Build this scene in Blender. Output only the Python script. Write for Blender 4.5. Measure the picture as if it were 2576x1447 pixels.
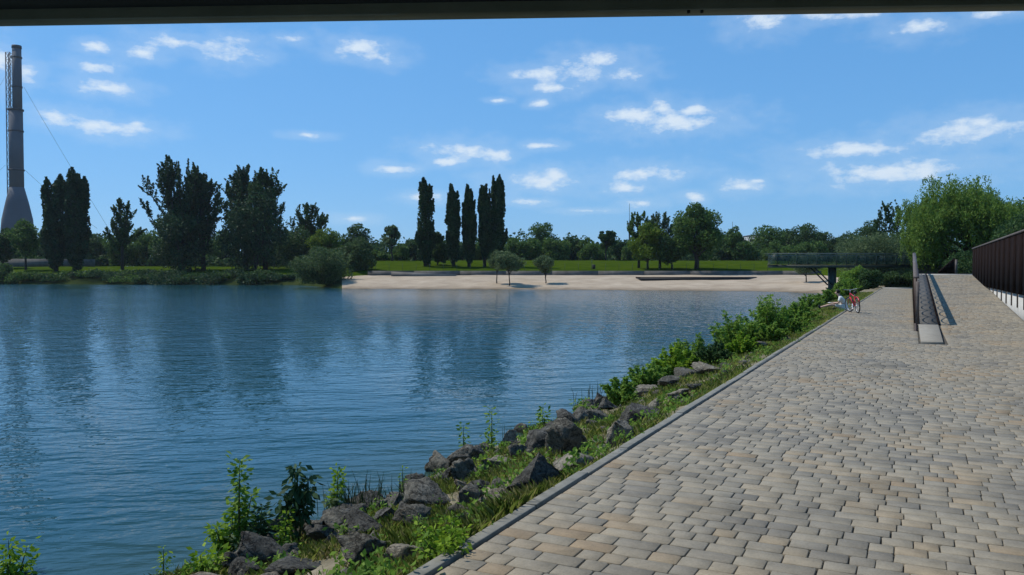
import bpy, bmesh, math, random
import numpy as np
from mathutils import Vector, Matrix

for o in list(bpy.data.objects):
    bpy.data.objects.remove(o, do_unlink=True)
S = bpy.context.scene
COL = S.collection

# ------------------------------------------------------------------ camera
EYE = 1.65
YAW = math.radians(26.66)
PITCH = math.radians(1.26)
FPX = 2000.0                      # focal length for a 2576 px wide picture
cam_d = bpy.data.cameras.new('camera')
cam_d.sensor_width = 36.0
cam_d.lens = 36.0 * FPX / 2576.0
cam_d.clip_start = 0.05
cam_d.clip_end = 8000.0
cam = bpy.data.objects.new('camera', cam_d)
COL.objects.link(cam)
cam.location = (0, 0, EYE)
cam.rotation_euler = (math.pi / 2 - PITCH, 0, YAW)
S.camera = cam

# measuring helpers: where a point seen in the photograph stands in the place
FH = np.array([-math.sin(YAW), math.cos(YAW), 0.0])
RT = np.array([math.cos(YAW), math.sin(YAW), 0.0])
UPV = np.array([0, 0, 1.0])


def ray(x, y):
    u = (x - 1288.0) / FPX
    v = (723.5 - y) / FPX
    hf = math.cos(PITCH) + v * math.sin(PITCH)
    vz = -math.sin(PITCH) + v * math.cos(PITCH)
    return (FH * hf + RT * u + UPV * vz) / hf


def at_z(x, y, z):
    return np.array([0, 0, EYE]) + ray(x, y) * z


def on_elev(x, y, e):
    d = ray(x, y)
    return np.array([0, 0, EYE]) + d * ((e - EYE) / d[2])


def project(P):
    q = np.asarray(P, float) - np.array([0, 0, EYE])
    zf = q @ FH
    xr = q @ RT
    zz = zf * math.cos(PITCH) - q[..., 2] * math.sin(PITCH)
    yy = zf * math.sin(PITCH) + q[..., 2] * math.cos(PITCH)
    return 1288 + FPX * xr / zz, 723.5 - FPX * yy / zz, zz


# ------------------------------------------------------------------ world
SUN_EL = math.radians(54.5)
SHX, SHY = 0.999, -0.03              # direction the shadows fall
W = bpy.data.worlds.new('World')
S.world = W
W.use_nodes = True
nt = W.node_tree
for n in list(nt.nodes):
    nt.nodes.remove(n)
N = nt.nodes.new
L = nt.links.new
out = N('ShaderNodeOutputWorld')
bg = N('ShaderNodeBackground')
bg.inputs['Strength'].default_value = 0.10
sky = N('ShaderNodeTexSky')
sky.sky_type = 'NISHITA'
sky.sun_disc = False
sky.sun_elevation = SUN_EL
sky.sun_rotation = math.atan2(-SHX, -SHY)
sky.altitude = 120
sky.air_density = 1.0
sky.dust_density = 0.15
sky.ozone_density = 3.0
hsv = N('ShaderNodeHueSaturation')
hsv.inputs['Saturation'].default_value = 1.0
hsv.inputs['Value'].default_value = 1.3
tint = N('ShaderNodeMix')            # the phone's cool white balance
tint.data_type = 'RGBA'
tint.blend_type = 'MULTIPLY'
tint.inputs[0].default_value = 1.0
tint.inputs[7].default_value = (0.90, 1.0, 1.12, 1)
L(sky.outputs['Color'], tint.inputs[6])
L(tint.outputs[2], hsv.inputs['Color'])
tc = N('ShaderNodeTexCoord')
sep = N('ShaderNodeSeparateXYZ')
L(tc.outputs['Generated'], sep.inputs[0])


def wmath(op, a, b=None, c=None):
    m = N('ShaderNodeMath')
    m.operation = op
    for i, q in enumerate((a, b, c)):
        if q is None:
            continue
        if isinstance(q, (int, float)):
            m.inputs[i].default_value = q
        else:
            L(q, m.inputs[i])
    return m.outputs[0]


az0 = wmath('ARCTAN2', sep.outputs['X'], sep.outputs['Y'])
az = wmath('WRAP', wmath('ADD', az0, YAW), math.radians(36), math.radians(-36))
el = wmath('ARCSINE', sep.outputs['Z'])
cmb = N('ShaderNodeCombineXYZ')
L(az, cmb.inputs[0])
L(el, cmb.inputs[1])
nz = N('ShaderNodeTexNoise')
nz.inputs['Scale'].default_value = 32.0
nz.inputs['Detail'].default_value = 7.0
nz.inputs['Roughness'].default_value = 0.62
vs = N('ShaderNodeVectorMath')
vs.operation = 'MULTIPLY'
vs.inputs[1].default_value = (1.0, 1.9, 1.0)
L(cmb.outputs[0], vs.inputs[0])
L(vs.outputs[0], nz.inputs['Vector'])
# small fair-weather clouds: centre and half size in the photograph
CLOUDS = [(250,120,38,12),(360,132,44,16),(440,105,60,16),(578,127,64,24),(235,167,46,13),(258,219,62,17),
 (150,296,46,18),(288,322,70,18),(345,312,22,9),(742,100,28,10),(900,122,55,20),(960,147,40,14),(990,424,42,10),(775,340,35,6),
 (1165,383,70,20),(1240,388,36,16),(1120,408,36,9),(1258,253,20,5),(1358,259,22,8),(1350,188,58,17),(1448,182,44,30),(1508,147,60,15),
 (1580,185,42,17),(1380,222,52,12),(1600,288,66,17),(1665,270,34,18),(1690,305,112,24),(1740,280,34,18),(1355,367,38,8),(1360,455,86,20),
 (1400,445,30,16),(1625,438,82,17),(1575,475,44,13),(1870,470,42,14),(1905,455,20,6),(1925,48,62,30),(2060,35,62,17),(2180,30,42,14),
 (2310,68,66,20),(2440,328,130,28),(2470,312,60,22),(2140,378,120,17),(2230,432,180,24),(2290,415,60,16),(1335,508,42,7),(1620,510,36,9),
 (1745,496,24,10),(1480,530,54,5),(890,550,36,8),(66,182,30,20),(0,165,36,40),(1075,498,40,10),(2500,30,60,14)]
dist = None
for (cx, cy, hw, hh) in CLOUDS:
    d = ray(cx, cy)
    a_c = math.atan2(d[0], d[1]) + YAW
    e_c = math.atan2(d[2], math.hypot(d[0], d[1]))
    d2 = ray(cx + hw, cy)
    wa = abs(math.atan2(d2[0], d2[1]) + YAW - a_c) * 1.42
    d3 = ray(cx, cy - hh)
    we = abs(math.atan2(d3[2], math.hypot(d3[0], d3[1])) - e_c) * 1.45
    v1 = N('ShaderNodeVectorMath')
    v1.operation = 'MULTIPLY_ADD'
    v1.inputs[1].default_value = (1 / wa, 1 / we, 0)
    v1.inputs[2].default_value = (-a_c / wa, -e_c / we, 0)
    L(cmb.outputs[0], v1.inputs[0])
    v2 = N('ShaderNodeVectorMath')
    v2.operation = 'LENGTH'
    L(v1.outputs[0], v2.inputs[0])
    dist = v2.outputs['Value'] if dist is None else wmath('SMOOTH_MIN', dist, v2.outputs['Value'], 0.35)
warp = wmath('MULTIPLY', wmath('SUBTRACT', nz.outputs['Fac'], 0.5), 3.0)
dd = wmath('ADD', dist, warp)
mr = N('ShaderNodeMapRange')
mr.interpolation_type = 'SMOOTHSTEP'
mr.inputs['From Min'].default_value = 1.1
mr.inputs['From Max'].default_value = -0.15
L(dd, mr.inputs['Value'])
veil = N('ShaderNodeMapRange')         # thin veil around the clouds
veil.interpolation_type = 'SMOOTHSTEP'
veil.inputs['From Min'].default_value = 2.2
veil.inputs['From Max'].default_value = 0.6
veil.inputs['To Max'].default_value = 0.15
L(dd, veil.inputs['Value'])
dens = wmath('MAXIMUM', wmath('MULTIPLY', mr.outputs[0], 0.88), veil.outputs[0])
mix = N('ShaderNodeMix')
mix.data_type = 'RGBA'
mix.inputs[7].default_value = (7.6, 8.6, 9.6, 1)
L(dens, mix.inputs[0])
# the camera's response: deep blue overhead, held back towards the horizon
sps = N('ShaderNodeSeparateColor')
L(hsv.outputs[0], sps.inputs[0])
cps = N('ShaderNodeCombineColor')
for ci, (ref, tgt, pw) in enumerate(((.262, .147, .60), (.479, .405, .45), (.88, .82, .40))):
    L(wmath('MULTIPLY', wmath('POWER', wmath('DIVIDE', sps.outputs[ci], ref * 10), pw), tgt * 10), cps.inputs[ci])
L(cps.outputs[0], mix.inputs[6])
L(mix.outputs[2], bg.inputs['Color'])
L(bg.outputs[0], out.inputs[0])

sun_d = bpy.data.lights.new('sun', 'SUN')
sun_d.energy = 4.0
sun_d.angle = math.radians(0.55)
sun_d.color = (1.0, 0.955, 0.88)
sun = bpy.data.objects.new('sun', sun_d)
COL.objects.link(sun)
ldir = Vector((SHX * math.cos(SUN_EL), SHY * math.cos(SUN_EL), -math.sin(SUN_EL)))
sun.rotation_euler = ldir.to_track_quat('-Z', 'Y').to_euler()
sun.location = (-40, -20, 60)
S.view_settings.view_transform = 'Standard'
S.view_settings.look = 'None'
S.view_settings.exposure = 0.0
S.view_settings.gamma = 1.0
S.view_settings.use_curve_mapping = False
S.render.resolution_x = 1024
S.render.resolution_y = 575

# ------------------------------------------------------------------ mesh helpers


def rng_of(s):
    return np.random.default_rng(s)


def hash2(ix, iy, s):
    h = (ix.astype(np.int64) * 374761393 + iy.astype(np.int64) * 668265263 + s * 982451653) & 0x7fffffff
    h = (h ^ (h >> 13)) * 1274126177 & 0x7fffffff
    return ((h ^ (h >> 16)) & 0xffff) / 65535.0


def vnoise(x, y, s=0):
    x = np.asarray(x, float)
    y = np.asarray(y, float)
    ix, iy = np.floor(x), np.floor(y)
    fx, fy = x - ix, y - iy
    fx = fx * fx * (3 - 2 * fx)
    fy = fy * fy * (3 - 2 * fy)
    a = hash2(ix, iy, s)
    b = hash2(ix + 1, iy, s)
    c = hash2(ix, iy + 1, s)
    d = hash2(ix + 1, iy + 1, s)
    return (a * (1 - fx) + b * fx) * (1 - fy) + (c * (1 - fx) + d * fx) * fy - 0.5


def fbm(x, y, s=0, o=4):
    r = 0
    a = 1.0
    for i in range(o):
        r = r + a * vnoise(np.asarray(x) * 2 ** i, np.asarray(y) * 2 ** i, s + i)
        a *= 0.5
    return r


def make_mesh(name, V, Fs, smooth=False):
    """V (n,3); Fs list of (m,k) index arrays"""
    me = bpy.data.meshes.new(name)
    V = np.ascontiguousarray(V, dtype=np.float32)
    Fs = [np.asarray(f, dtype=np.int32) for f in Fs if len(f)]
    nl = sum(f.size for f in Fs)
    nf = sum(len(f) for f in Fs)
    me.vertices.add(len(V))
    me.vertices.foreach_set('co', V.ravel())
    me.loops.add(nl)
    me.loops.foreach_set('vertex_index', np.concatenate([f.ravel() for f in Fs]))
    me.polygons.add(nf)
    tot = np.concatenate([np.full(len(f), f.shape[1], np.int32) for f in Fs])
    st = np.concatenate([[0], np.cumsum(tot)[:-1]]).astype(np.int32)
    me.polygons.foreach_set('loop_start', st)
    if smooth:
        me.polygons.foreach_set('use_smooth', np.ones(nf, bool))
    me.update(calc_edges=True)
    me.validate()
    return me


def link(name, me, mat, parent=None, loc=None):
    o = bpy.data.objects.new(name, me)
    COL.objects.link(o)
    if mat is not None and len(me.materials) == 0:
        me.materials.append(mat)
    if parent is not None:
        o.parent = parent
    if loc is not None:
        o.location = loc
    return o


def tag(o, label=None, cat=None, group=None, kind=None):
    if label:
        o['label'] = label
    if cat:
        o['category'] = cat
    if group:
        o['group'] = group
    if kind:
        o['kind'] = kind
    return o


def thing(name, label, cat, loc=(0, 0, 0), rz=0.0, group=None):
    o = bpy.data.objects.new(name, None)
    COL.objects.link(o)
    o.empty_display_size = 0.2
    o.location = loc
    o.rotation_euler = (0, 0, rz)
    return tag(o, label, cat, group)


class MB:
    """collects shapes into one mesh"""
    def __init__(s):
        s.V = []
        s.F = {}
        s.n = 0

    def add(s, V, Fs):
        V = np.asarray(V, float)
        for f in Fs:
            f = np.asarray(f, int)
            if f.size == 0:
                continue
            s.F.setdefault(f.shape[1], []).append(f + s.n)
        s.V.append(V)
        s.n += len(V)

    def box(s, a, b, M=None):
        x0, y0, z0 = a
        x1, y1, z1 = b
        V = np.array([[x0,y0,z0],[x1,y0,z0],[x1,y1,z0],[x0,y1,z0],[x0,y0,z1],[x1,y0,z1],[x1,y1,z1],[x0,y1,z1]], float)
        if M is not None:
            V = V @ np.array(M)[:3, :3].T + np.array(M)[:3, 3]
        s.add(V, [[[0,3,2,1],[4,5,6,7],[0,1,5,4],[1,2,6,5],[2,3,7,6],[3,0,4,7]]])

    def hexa(s, V):          # 4 bottom + 4 top corners
        s.add(V, [[[0,3,2,1],[4,5,6,7],[0,1,5,4],[1,2,6,5],[2,3,7,6],[3,0,4,7]]])

    def tube(s, P, R, k=6, cap=True):
        P = np.asarray(P, float)
        n = len(P)
        R = np.broadcast_to(np.asarray(R, float), (n,))
        T = np.gradient(P, axis=0)
        T /= np.linalg.norm(T, axis=1)[:, None] + 1e-9
        ref = np.array([0, 0, 1.0]) if abs(T[:, 2]).mean() < 0.9 else np.array([1.0, 0, 0])
        A = np.cross(T, ref)
        A /= np.linalg.norm(A, axis=1)[:, None] + 1e-9
        B = np.cross(T, A)
        th = np.arange(k) * 2 * math.pi / k
        V = (P[:, None, :] + R[:, None, None] * (A[:, None, :] * np.cos(th)[None, :, None] + B[:, None, :] * np.sin(th)[None, :, None])).reshape(-1, 3)
        i, j = np.meshgrid(np.arange(n - 1), np.arange(k), indexing='ij')
        j2 = (j + 1) % k
        F = np.stack([i * k + j, i * k + j2, (i + 1) * k + j2, (i + 1) * k + j], -1).reshape(-1, 4)
        fs = [F]
        if cap:
            fs.append(np.array([np.arange(k)[::-1], (n - 1) * k + np.arange(k)]))
        s.add(V, fs)

    def mesh(s, name, smooth=False):
        return make_mesh(name, np.concatenate(s.V), [np.concatenate(f) for f in s.F.values()], smooth)

    def build(s, name, mat, parent=None, smooth=False, loc=None):
        return link(name, s.mesh(name, smooth), mat, parent, loc)


def bevel(o, w=0.005, seg=1):
    m = o.modifiers.new('bevel', 'BEVEL')
    m.width = w
    m.segments = seg
    m.limit_method = 'ANGLE'
    return o


# ------------------------------------------------------------------ materials
def mat_new(name):
    m = bpy.data.materials.new(name)
    m.use_nodes = True
    t = m.node_tree
    b = t.nodes['Principled BSDF']
    return m, t, b


def ramp(t, fac, stops):
    r = t.nodes.new('ShaderNodeValToRGB')
    e = r.color_ramp.elements
    while len(e) > 1:
        e.remove(e[-1])
    e[0].position = stops[0][0]
    e[0].color = (*stops[0][1], 1)
    for p, c in stops[1:]:
        q = e.new(p)
        q.color = (*c, 1)
    t.links.new(fac, r.inputs[0])
    return r.outputs[0]


def noise(t, scale, detail=4, rough=0.55, coord='Object', vec=None, stretch=None):
    n = t.nodes.new('ShaderNodeTexNoise')
    n.inputs['Scale'].default_value = scale
    n.inputs['Detail'].default_value = detail
    n.inputs['Roughness'].default_value = rough
    if vec is None:
        c = t.nodes.new('ShaderNodeTexCoord')
        vec = c.outputs[coord]
    if stretch is not None:
        mp = t.nodes.new('ShaderNodeMapping')
        mp.inputs['Scale'].default_value = stretch
        t.links.new(vec, mp.inputs[0])
        vec = mp.outputs[0]
    t.links.new(vec, n.inputs['Vector'])
    return n.outputs['Fac']


def geo_pos(t):
    g = t.nodes.new('ShaderNodeNewGeometry')
    return g.outputs['Position'], g


def add_bump(t, b, h, strength=0.3, dist=0.02):
    bp = t.nodes.new('ShaderNodeBump')
    bp.inputs['Strength'].default_value = strength
    bp.inputs['Distance'].default_value = dist
    t.links.new(h, bp.inputs['Height'])
    t.links.new(bp.outputs[0], b.inputs['Normal'])
    return bp


def mat_noise(name, c1, c2, scale=4.0, rough=0.8, bump=0.0, bdist=0.02, c3=None, metallic=0.0, detail=5, spec=0.3):
    m, t, b = mat_new(name)
    p, g = geo_pos(t)
    f = noise(t, scale, detail, 0.6, vec=p)
    st = [(0.3, c1), (0.7, c2)] if c3 is None else [(0.25, c1), (0.5, c2), (0.75, c3)]
    t.links.new(ramp(t, f, st), b.inputs['Base Color'])
    b.inputs['Roughness'].default_value = rough
    b.inputs['Metallic'].default_value = metallic
    b.inputs['Specular IOR Level'].default_value = spec
    if bump:
        add_bump(t, b, noise(t, scale * 4, 5, 0.65, vec=p), bump, bdist)
    return m


def mat_leaf(name, dark, mid, light, trans=0.22, clump=0.6):
    m, t, b = mat_new(name)
    p, g = geo_pos(t)
    f = noise(t, clump, 2, 0.5, vec=p)
    a = t.nodes.new('ShaderNodeMath')
    a.operation = 'MULTIPLY_ADD'
    a.inputs[1].default_value = 0.5
    t.links.new(g.outputs['Random Per Island'], a.inputs[0])
    h = t.nodes.new('ShaderNodeMath')
    h.operation = 'MULTIPLY'
    h.inputs[1].default_value = 0.5
    t.links.new(f, h.inputs[0])
    t.links.new(h.outputs[0], a.inputs[2])
    c = ramp(t, a.outputs[0], [(0.2, dark), (0.5, mid), (0.8, light)])
    t.links.new(c, b.inputs['Base Color'])
    b.inputs['Roughness'].default_value = 0.65
    b.inputs['Specular IOR Level'].default_value = 0.15
    tr = t.nodes.new('ShaderNodeBsdfTranslucent')
    t.links.new(c, tr.inputs['Color'])
    mx = t.nodes.new('ShaderNodeMixShader')
    mx.inputs[0].default_value = trans
    t.links.new(b.outputs[0], mx.inputs[1])
    t.links.new(tr.outputs[0], mx.inputs[2])
    t.links.new(mx.outputs[0], t.nodes['Material Output'].inputs[0])
    return m


M = {}
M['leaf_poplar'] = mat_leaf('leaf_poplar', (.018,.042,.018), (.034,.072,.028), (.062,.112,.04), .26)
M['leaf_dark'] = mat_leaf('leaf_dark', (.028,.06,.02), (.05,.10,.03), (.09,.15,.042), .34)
M['leaf_mid'] = mat_leaf('leaf_mid', (.045,.09,.022), (.08,.15,.033), (.14,.22,.05), .4)
M['leaf_yellow'] = mat_leaf('leaf_yellow', (.07,.12,.014), (.12,.19,.022), (.19,.26,.035), .4)
M['leaf_olive'] = mat_leaf('leaf_olive', (.06,.095,.038), (.11,.16,.065), (.18,.235,.105), .35)
M['leaf_osier'] = mat_leaf('leaf_osier', (.04,.072,.026), (.078,.125,.045), (.14,.195,.075), .35)
M['leaf_willow'] = mat_leaf('leaf_willow', (.075,.14,.022), (.14,.235,.038), (.23,.33,.065), .42)
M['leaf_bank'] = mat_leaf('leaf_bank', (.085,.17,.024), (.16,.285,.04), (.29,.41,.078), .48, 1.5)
M['leaf_bright'] = mat_leaf('leaf_bright', (.10,.20,.014), (.20,.33,.025), (.34,.46,.045), .42, 3)
M['leaf_pale'] = mat_leaf('leaf_pale', (.08,.13,.05), (.17,.23,.1), (.30,.34,.19), .3, 3)
M['leaf_blue'] = mat_leaf('leaf_blue', (.02,.055,.022), (.04,.09,.035), (.07,.13,.05), .2, 3)
M['blade'] = mat_leaf('blade', (.10,.17,.024), (.20,.26,.05), (.40,.36,.16), .42, 1.6)
M['reed'] = mat_leaf('reed', (.03,.06,.025), (.06,.10,.035), (.12,.13,.05), .2, 2)
M['bark'] = mat_noise('bark', (.022,.018,.014), (.06,.05,.04), 6, .9, .5, .03)
M['bark_pale'] = mat_noise('bark_pale', (.05,.042,.034), (.12,.105,.085), 6, .9, .5, .03)
M['stem'] = mat_noise('stem', (.05,.08,.025), (.10,.11,.04), 20, .7)
M['brown_steel'] = mat_noise('brown_steel', (.030,.017,.012), (.062,.036,.027), 3, .55, .15, .004)
M['brown_wood'] = mat_noise('brown_wood', (.008,.0045,.0035), (.018,.010,.0075), 5, .9, .2, .004, spec=.05)
M['cap_wood'] = mat_noise('cap_wood', (.075,.06,.052), (.15,.125,.11), 6, .75, .2, .004)
M['grey_steel'] = mat_noise('grey_steel', (.026,.042,.036), (.05,.072,.062), 3, .5, .1, .004)
M['concrete'] = mat_noise('concrete', (.36,.34,.30), (.52,.50,.45), 2.2, .85, .25, .006, c3=(.44,.42,.38))
M['concrete_old'] = mat_noise('concrete_old', (.075,.07,.06), (.17,.158,.14), 0.8, .9, .3, .01)
M['ramp_concrete'] = mat_noise('ramp_concrete', (.15,.135,.115), (.24,.22,.19), 0.8, .9, .3, .01)
M['slab'] = mat_noise('slab', (.24,.215,.17), (.31,.28,.225), 5, .85, .2, .004)
M['rail_paint'] = mat_noise('rail_paint', (.10,.125,.108), (.15,.18,.158), 3, .5)
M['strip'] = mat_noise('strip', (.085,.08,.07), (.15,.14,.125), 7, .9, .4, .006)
M['chimney'] = mat_noise('chimney', (.062,.070,.085), (.092,.102,.12), 0.06, .85)
M['chimney_steel'] = mat_noise('chimney_steel', (.025,.026,.03), (.045,.047,.052), 0.3, .7)
M['white_paint'] = mat_noise('white_paint', (.30,.31,.32), (.38,.39,.40), 0.3, .7)
M['black'] = mat_noise('black', (.010,.010,.010), (.02,.02,.02), 8, .6)
M['red_paint'] = mat_noise('red_paint', (.45,.012,.02), (.58,.02,.03), 6, .3, spec=.5)
M['alu'] = mat_noise('alu', (.5,.5,.5), (.62,.62,.62), 10, .35, metallic=.6)
M['skin'] = mat_noise('skin', (.46,.29,.21), (.56,.36,.26), 10, .6)
M['shirt'] = mat_noise('shirt', (.66,.65,.58), (.76,.75,.69), 12, .85)
M['shorts'] = mat_noise('shorts', (.55,.53,.46), (.66,.64,.56), 12, .85)
M['hair'] = mat_noise('hair', (.012,.008,.006), (.03,.02,.014), 40, .6)
M['paper'] = mat_noise('paper', (.74,.73,.68), (.80,.79,.75), 8, .8)
M['beam'] = mat_noise('beam', (.13,.145,.115), (.21,.225,.18), 2.5, .8, .2, .003)
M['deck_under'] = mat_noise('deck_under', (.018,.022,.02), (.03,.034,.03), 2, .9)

# far wire mesh / tinted railing sheets: half see-through
m, t, b = mat_new('mesh_panel')
b.inputs['Base Color'].default_value = (.06, .085, .07, 1)
b.inputs['Roughness'].default_value = .45
tr = t.nodes.new('ShaderNodeBsdfTransparent')
tr.inputs[0].default_value = (.86, .92, .88, 1)
mx = t.nodes.new('ShaderNodeMixShader')
mx.inputs[0].default_value = .25
t.links.new(tr.outputs[0], mx.inputs[1])
t.links.new(b.outputs[0], mx.inputs[2])
t.links.new(mx.outputs[0], t.nodes['Material Output'].inputs[0])
M['mesh_panel'] = m

WATER = -1.1

# rock
def mat_rock(name, a, c, d):
    m, t, b = mat_new(name)
    p, g = geo_pos(t)
    f1 = noise(t, 7, 6, .65, vec=p)
    f2 = noise(t, 38, 5, .7, vec=p)
    base = ramp(t, f1, [(.28, a), (.5, c), (.72, d)])
    mm = t.nodes.new('ShaderNodeMix')
    mm.data_type = 'RGBA'
    mm.blend_type = 'MULTIPLY'
    mm.inputs[0].default_value = .75
    t.links.new(base, mm.inputs[6])
    t.links.new(ramp(t, f2, [(.34, (.22,.22,.22)), (.55, (1,1,1)), (.72, (1.5,1.46,1.36))]), mm.inputs[7])
    f4 = noise(t, 4.5, 5, .6, vec=p)
    ab = t.nodes.new('ShaderNodeMath')
    ab.operation = 'SUBTRACT'
    ab.inputs[1].default_value = .5
    t.links.new(f4, ab.inputs[0])
    ab2 = t.nodes.new('ShaderNodeMath')
    ab2.operation = 'ABSOLUTE'
    t.links.new(ab.outputs[0], ab2.inputs[0])
    m4 = t.nodes.new('ShaderNodeMix')
    m4.data_type = 'RGBA'
    m4.blend_type = 'MULTIPLY'
    m4.inputs[0].default_value = 1
    t.links.new(mm.outputs[2], m4.inputs[6])
    t.links.new(ramp(t, ab2.outputs[0], [(0, (.22,.2,.18)), (.022, (1,1,1)), (.2, (1.12,1.1,1.06))]), m4.inputs[7])
    sz_ = t.nodes.new('ShaderNodeSeparateXYZ')
    t.links.new(p, sz_.inputs[0])
    wz_ = t.nodes.new('ShaderNodeMapRange')
    wz_.inputs['From Min'].default_value = WATER + .03
    wz_.inputs['From Max'].default_value = WATER + .16
    t.links.new(sz_.outputs['Z'], wz_.inputs['Value'])
    m5 = t.nodes.new('ShaderNodeMix')
    m5.data_type = 'RGBA'
    m5.blend_type = 'MULTIPLY'
    m5.inputs[0].default_value = 1
    t.links.new(m4.outputs[2], m5.inputs[6])
    t.links.new(ramp(t, wz_.outputs[0], [(0, (.38,.40,.34)), (1, (1,1,1))]), m5.inputs[7])
    t.links.new(m5.outputs[2], b.inputs['Base Color'])
    b.inputs['Roughness'].default_value = .9
    b.inputs['Specular IOR Level'].default_value = .2
    ad = t.nodes.new('ShaderNodeMath')
    ad.operation = 'MULTIPLY_ADD'
    ad.inputs[1].default_value = .35
    t.links.new(f2, ad.inputs[0])
    t.links.new(f1, ad.inputs[2])
    add_bump(t, b, ad.outputs[0], .9, .06)
    return m


M['rock'] = mat_rock('rock', (.065,.06,.046), (.122,.113,.09), (.23,.215,.175))
M['rock_dark'] = mat_rock('rock_dark', (.040,.038,.031), (.078,.074,.062), (.155,.149,.128))
M['rock_tan'] = mat_rock('rock_tan', (.12,.10,.075), (.21,.185,.14), (.32,.285,.22))

# pavers: each stone its own tone
m, t, b = mat_new('paver')
p, g = geo_pos(t)
oi = t.nodes.new('ShaderNodeObjectInfo')
a = t.nodes.new('ShaderNodeMath')
a.operation = 'MULTIPLY_ADD'
a.inputs[1].default_value = 7.31
t.links.new(oi.outputs['Random'], a.inputs[0])
t.links.new(g.outputs['Random Per Island'], a.inputs[2])
fr = t.nodes.new('ShaderNodeMath')
fr.operation = 'FRACT'
t.links.new(a.outputs[0], fr.inputs[0])
big = noise(t, .55, 2, .5, vec=p)
sh = t.nodes.new('ShaderNodeMath')
sh.operation = 'MULTIPLY_ADD'
sh.inputs[1].default_value = 0.66
t.links.new(fr.outputs[0], sh.inputs[0])
sh2 = t.nodes.new('ShaderNodeMath')
sh2.operation = 'MULTIPLY_ADD'
sh2.inputs[1].default_value = 1.25
sh2.inputs[2].default_value = -.46
t.links.new(big, sh2.inputs[0])
t.links.new(sh2.outputs[0], sh.inputs[2])
base = ramp(t, sh.outputs[0], [(0.0, (.172,.157,.128)), (.14, (.205,.184,.147)), (.30, (.243,.215,.166)), (.50, (.270,.236,.177)),
                               (.66, (.288,.246,.180)), (.80, (.292,.235,.158)), (.90, (.282,.212,.134)), (1.0, (.284,.215,.136))])
f2 = noise(t, 60, 6, .7, vec=p)
f3 = noise(t, 9, 4, .6, vec=p)
mm = t.nodes.new('ShaderNodeMix')
mm.data_type = 'RGBA'
mm.blend_type = 'MULTIPLY'
mm.inputs[0].default_value = 1
t.links.new(base, mm.inputs[6])
t.links.new(ramp(t, f2, [(.25, (.72,.72,.72)), (.5, (1,1,1)), (.8, (1.14,1.13,1.11))]), mm.inputs[7])
m2 = t.nodes.new('ShaderNodeMix')
m2.data_type = 'RGBA'
m2.blend_type = 'MULTIPLY'
m2.inputs[0].default_value = 1
t.links.new(mm.outputs[2], m2.inputs[6])
t.links.new(ramp(t, f3, [(.3, (.80,.80,.79)), (.6, (1,1,1)), (.8, (1.1,1.09,1.07))]), m2.inputs[7])
m3 = t.nodes.new('ShaderNodeMix')
m3.data_type = 'RGBA'
m3.blend_type = 'MULTIPLY'
m3.inputs[0].default_value = 1
t.links.new(m2.outputs[2], m3.inputs[6])
t.links.new(ramp(t, noise(t, 1.3, 6, .62, vec=p), [(.3, (.76,.75,.73)), (.5, (1,1,1)), (.72, (1.12,1.11,1.08))]), m3.inputs[7])
t.links.new(m3.outputs[2], b.inputs['Base Color'])
b.inputs['Roughness'].default_value = .85
b.inputs['Specular IOR Level'].default_value = .25
add_bump(t, b, f2, .5, .006)
M['paver'] = m
M['joint'] = mat_noise('joint', (.03,.027,.02), (.065,.056,.042), 2.5, .95, .4, .004, c3=(.15,.125,.085), detail=7)
M['kerb'] = mat_noise('kerb', (.15,.145,.118), (.25,.238,.20), 9, .9, .35, .004)

# bank soil
M['soil'] = mat_noise('soil', (.10,.085,.055), (.20,.17,.11), 3.0, .95, .9, .04, c3=(.30,.26,.18), detail=8, spec=.1)

# far ground: sand where it is beach, grass elsewhere (by place)
M['sand'] = mat_noise('sand', (.32,.25,.175), (.46,.37,.27), .35, .95, .8, .10, detail=10, spec=.05)
t = M['sand'].node_tree
b = t.nodes['Principled BSDF']
p, g = geo_pos(t)
sx = t.nodes.new('ShaderNodeSeparateXYZ')
t.links.new(p, sx.inputs[0])
wn = t.nodes.new('ShaderNodeMath')
wn.operation = 'MULTIPLY_ADD'
wn.inputs[1].default_value = .5
t.links.new(noise(t, .5, 4, .6, vec=p), wn.inputs[0])
t.links.new(sx.outputs['Z'], wn.inputs[2])
wet = ramp(t, wn.outputs[0], [(0.0, (.45,.42,.38)), (1.0, (1,1,1))])
mrr = t.nodes.new('ShaderNodeMapRange')
mrr.inputs['From Min'].default_value = -.9
mrr.inputs['From Max'].default_value = -.45
t.links.new(wn.outputs[0], mrr.inputs['Value'])
t.links.new(mrr.outputs[0], wet.node.inputs[0])
mm = t.nodes.new('ShaderNodeMix')
mm.data_type = 'RGBA'
mm.blend_type = 'MULTIPLY'
mm.inputs[0].default_value = 1
lk = b.inputs['Base Color'].links[0]
t.links.new(lk.from_socket, mm.inputs[6])
t.links.new(wet, mm.inputs[7])
t.links.new(mm.outputs[2], b.inputs['Base Color'])
M['lawn'] = mat_noise('lawn', (.026,.050,.004), (.041,.068,.005), .35, 1.0, .6, .1, c3=(.064,.088,.010), detail=8, spec=.0)
M['lawn_shaded'] = mat_noise('lawn_shaded', (.016,.026,.008), (.032,.044,.014), .25, 1.0, .6, .08, c3=(.055,.065,.022), detail=8, spec=.0)  # tree shade over the left bank is put into this dark grass colour

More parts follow.
